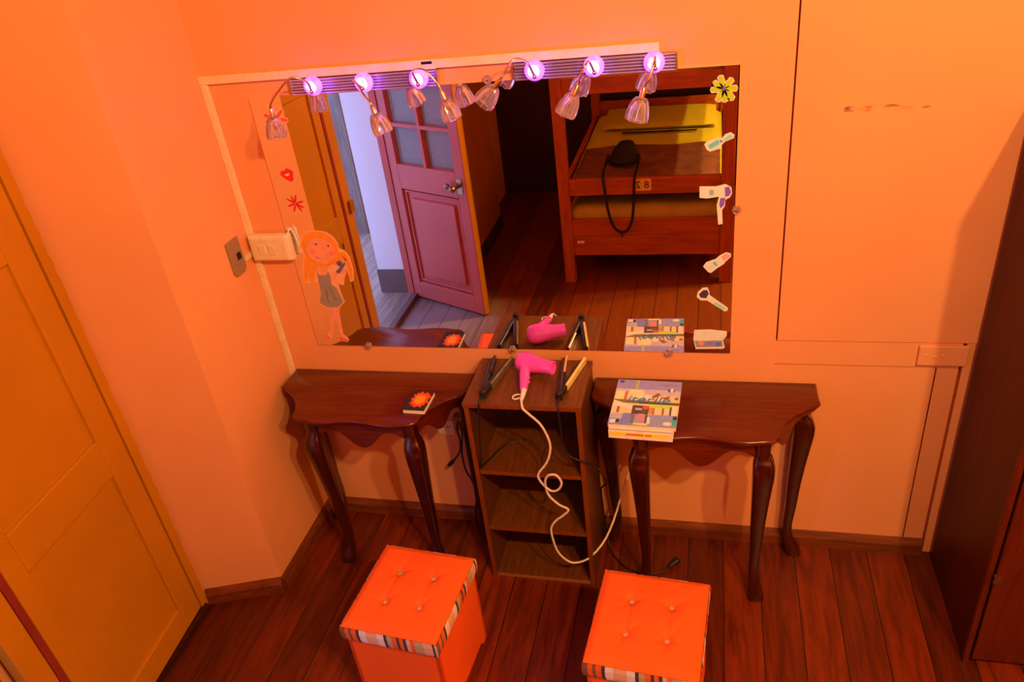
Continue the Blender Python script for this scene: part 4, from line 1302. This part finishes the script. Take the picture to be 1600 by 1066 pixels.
def soft_slab(x0, x1, y0, y1, z0, z1, amp, seed, n=26, m=40):
    rnd = random.Random(seed)
    ph = [(rnd.uniform(8, 26), rnd.uniform(6, 22), rnd.uniform(0, 6.28), rnd.uniform(.4, 1)) for _ in range(7)]
    vs = []; fs = []
    for j in range(m + 1):
        for i in range(n + 1):
            x = x0 + (x1 - x0) * i / n; y = y0 + (y1 - y0) * j / m
            z = z1 + amp * sum(a * math.sin(x * p + y * q + r) for p, q, r, a in ph) / 4
            e = min(i, n - i, j, m - j)
            if e == 0: z -= 0.02
            vs.append((x, y, z))
    for j in range(m):
        for i in range(n):
            a = j * (n + 1) + i
            fs.append((a, a + 1, a + n + 2, a + n + 1))
    b = MB().add(vs, fs)
    rim = [i for i in range(n + 1)] + [(n + 1) * j + n for j in range(1, m + 1)] + [(n + 1) * m + i for i in range(n - 1, -1, -1)] + [(n + 1) * j for j in range(m - 1, 0, -1)]
    k = len(b.v)
    for i in rim:
        x, y, _ = b.v[i]; b.v.append((x, y, z0))
    R_ = len(rim)
    for i in range(R_):
        j = (i + 1) % R_
        b.f.append((rim[i], k + i, k + j, rim[j])); b.m.append(0)
    b.f.append(tuple(k + i for i in range(R_))[::-1]); b.m.append(0)
    return b


mat_kw = dict(smooth=True)
mt = obj('mattress', soft_slab(0.765, 1.69, -3.77, -2.26, 0.3605, 0.500, .003, 3), M['mattress'], None, smooth=True)
tag(mt, 'olive mattress on the lowest bunk seen in the mirror', 'mattress')
mt = obj('mattress', soft_slab(0.765, 1.69, -3.77, -2.26, 0.6155, 0.662, .003, 4), M['olive_sheet'], None, smooth=True)
tag(mt, 'olive yellow sheeted mattress on the middle bunk seen in the mirror', 'mattress')
mt = obj('mattress', soft_slab(0.765, 1.69, -3.77, -2.26, 1.2505, 1.40, .004, 5), M['mattress'], None, smooth=True)
tag(mt, 'mattress on the top bunk above the black bag', 'mattress')
bl = obj('blanket', soft_slab(0.785, 1.675, -2.90, -2.275, 0.669, 0.688, .012, 8), M['blanket'], None, smooth=True)
tag(bl, 'crumpled brown blanket at the foot of the middle bunk', 'blanket')
pw = obj('pillow', MB(), M['olive_sheet'], None)
bpy.data.objects.remove(pw)
vs = []; fs = []; n = 20
for s in (1, -1):
    for j in range(n + 1):
        for i in range(n + 1):
            u, v = 2 * i / n - 1, 2 * j / n - 1
            h = 0.036 * ((1 - u ** 4) * (1 - v ** 4)) ** 0.5
            vs.append((1.25 + u * .40, -3.50 + v * .22, 0.700 + s * h * .85 + v * -0.01))
for s in (0, 1):
    o_ = s * (n + 1) ** 2
    for j in range(n):
        for i in range(n):
            a = o_ + j * (n + 1) + i
            f = (a, a + 1, a + n + 2, a + n + 1)
            fs.append(f if s == 0 else f[::-1])
pw = obj('pillow', MB().add(vs, fs), M['olive_sheet'], None, smooth=True)
tag(pw, 'olive yellow pillow at the far end of the middle bunk', 'pillow')
bl2 = obj('dark_strip', MB().box(1.0, 1.52, -3.225, -3.205, 0.672, 0.678), M['bag'], None)  # thin dark line across the sheet, laid as a flat strip
tag(bl2, 'thin dark strip lying across the yellow sheet of the middle bunk', 'strap')
# bag hanging with its strap over the rail
bg_ = thing('shoulder_bag', 'small black bag on the middle bunk with its strap hanging over the rail', 'bag', (1.09, -2.50, 0.705))
vs = []
rings = []
for k in range(9):
    t = k / 8
    z = 0.705 + 0.13 * t
    w = 0.105 * (1 - .55 * t ** 2.2) * (0.85 + .15 * math.sin(PI * min(1, t * 2 + .2)))
    rings.append([(1.085 + .02 * t + w * math.cos(2 * PI * i / 18) * (1 + .06 * math.sin(3 * i)), -2.50 + .065 * (1 - .5 * t) * math.sin(2 * PI * i / 18), z) for i in range(18)])
obj('pouch', MB().loft(rings), M['bag'], bg_, smooth=True)
pth = [(0.992, -2.47, 0.765), (0.982, -2.40, 0.728), (0.982, -2.29, 0.724), (0.988, -2.20, 0.705), (0.998, -2.186, 0.62), (1.012, -2.183, 0.50), (1.040, -2.183, 0.40), (1.085, -2.183, 0.362), (1.125, -2.183, 0.375),
       (1.155, -2.183, 0.44), (1.168, -2.184, 0.55), (1.175, -2.186, 0.66), (1.178, -2.205, 0.708), (1.182, -2.29, 0.724), (1.182, -2.40, 0.728), (1.176, -2.47, 0.765)]
sp = spline(pth, 6)
rings = []
for i, p in enumerate(sp):
    tt = (sp[min(i + 1, len(sp) - 1)] - sp[max(i - 1, 0)]).normalized()
    wv = tt.cross(Vector((0, 1, 0.35)).normalized()).normalized() * .0085
    nv = tt.cross(wv).normalized() * .0014
    rings.append([p + wv + nv, p + wv - nv, p - wv - nv, p - wv + nv])
st_ = obj('strap', MB().loft(rings), M['bag'], bg_)
obj('strap_end', MB().tube([(1.085, -2.181, .365), (1.092, -2.179, .345), (1.089, -2.179, .328)], .005, 6), M['bag'], st_)
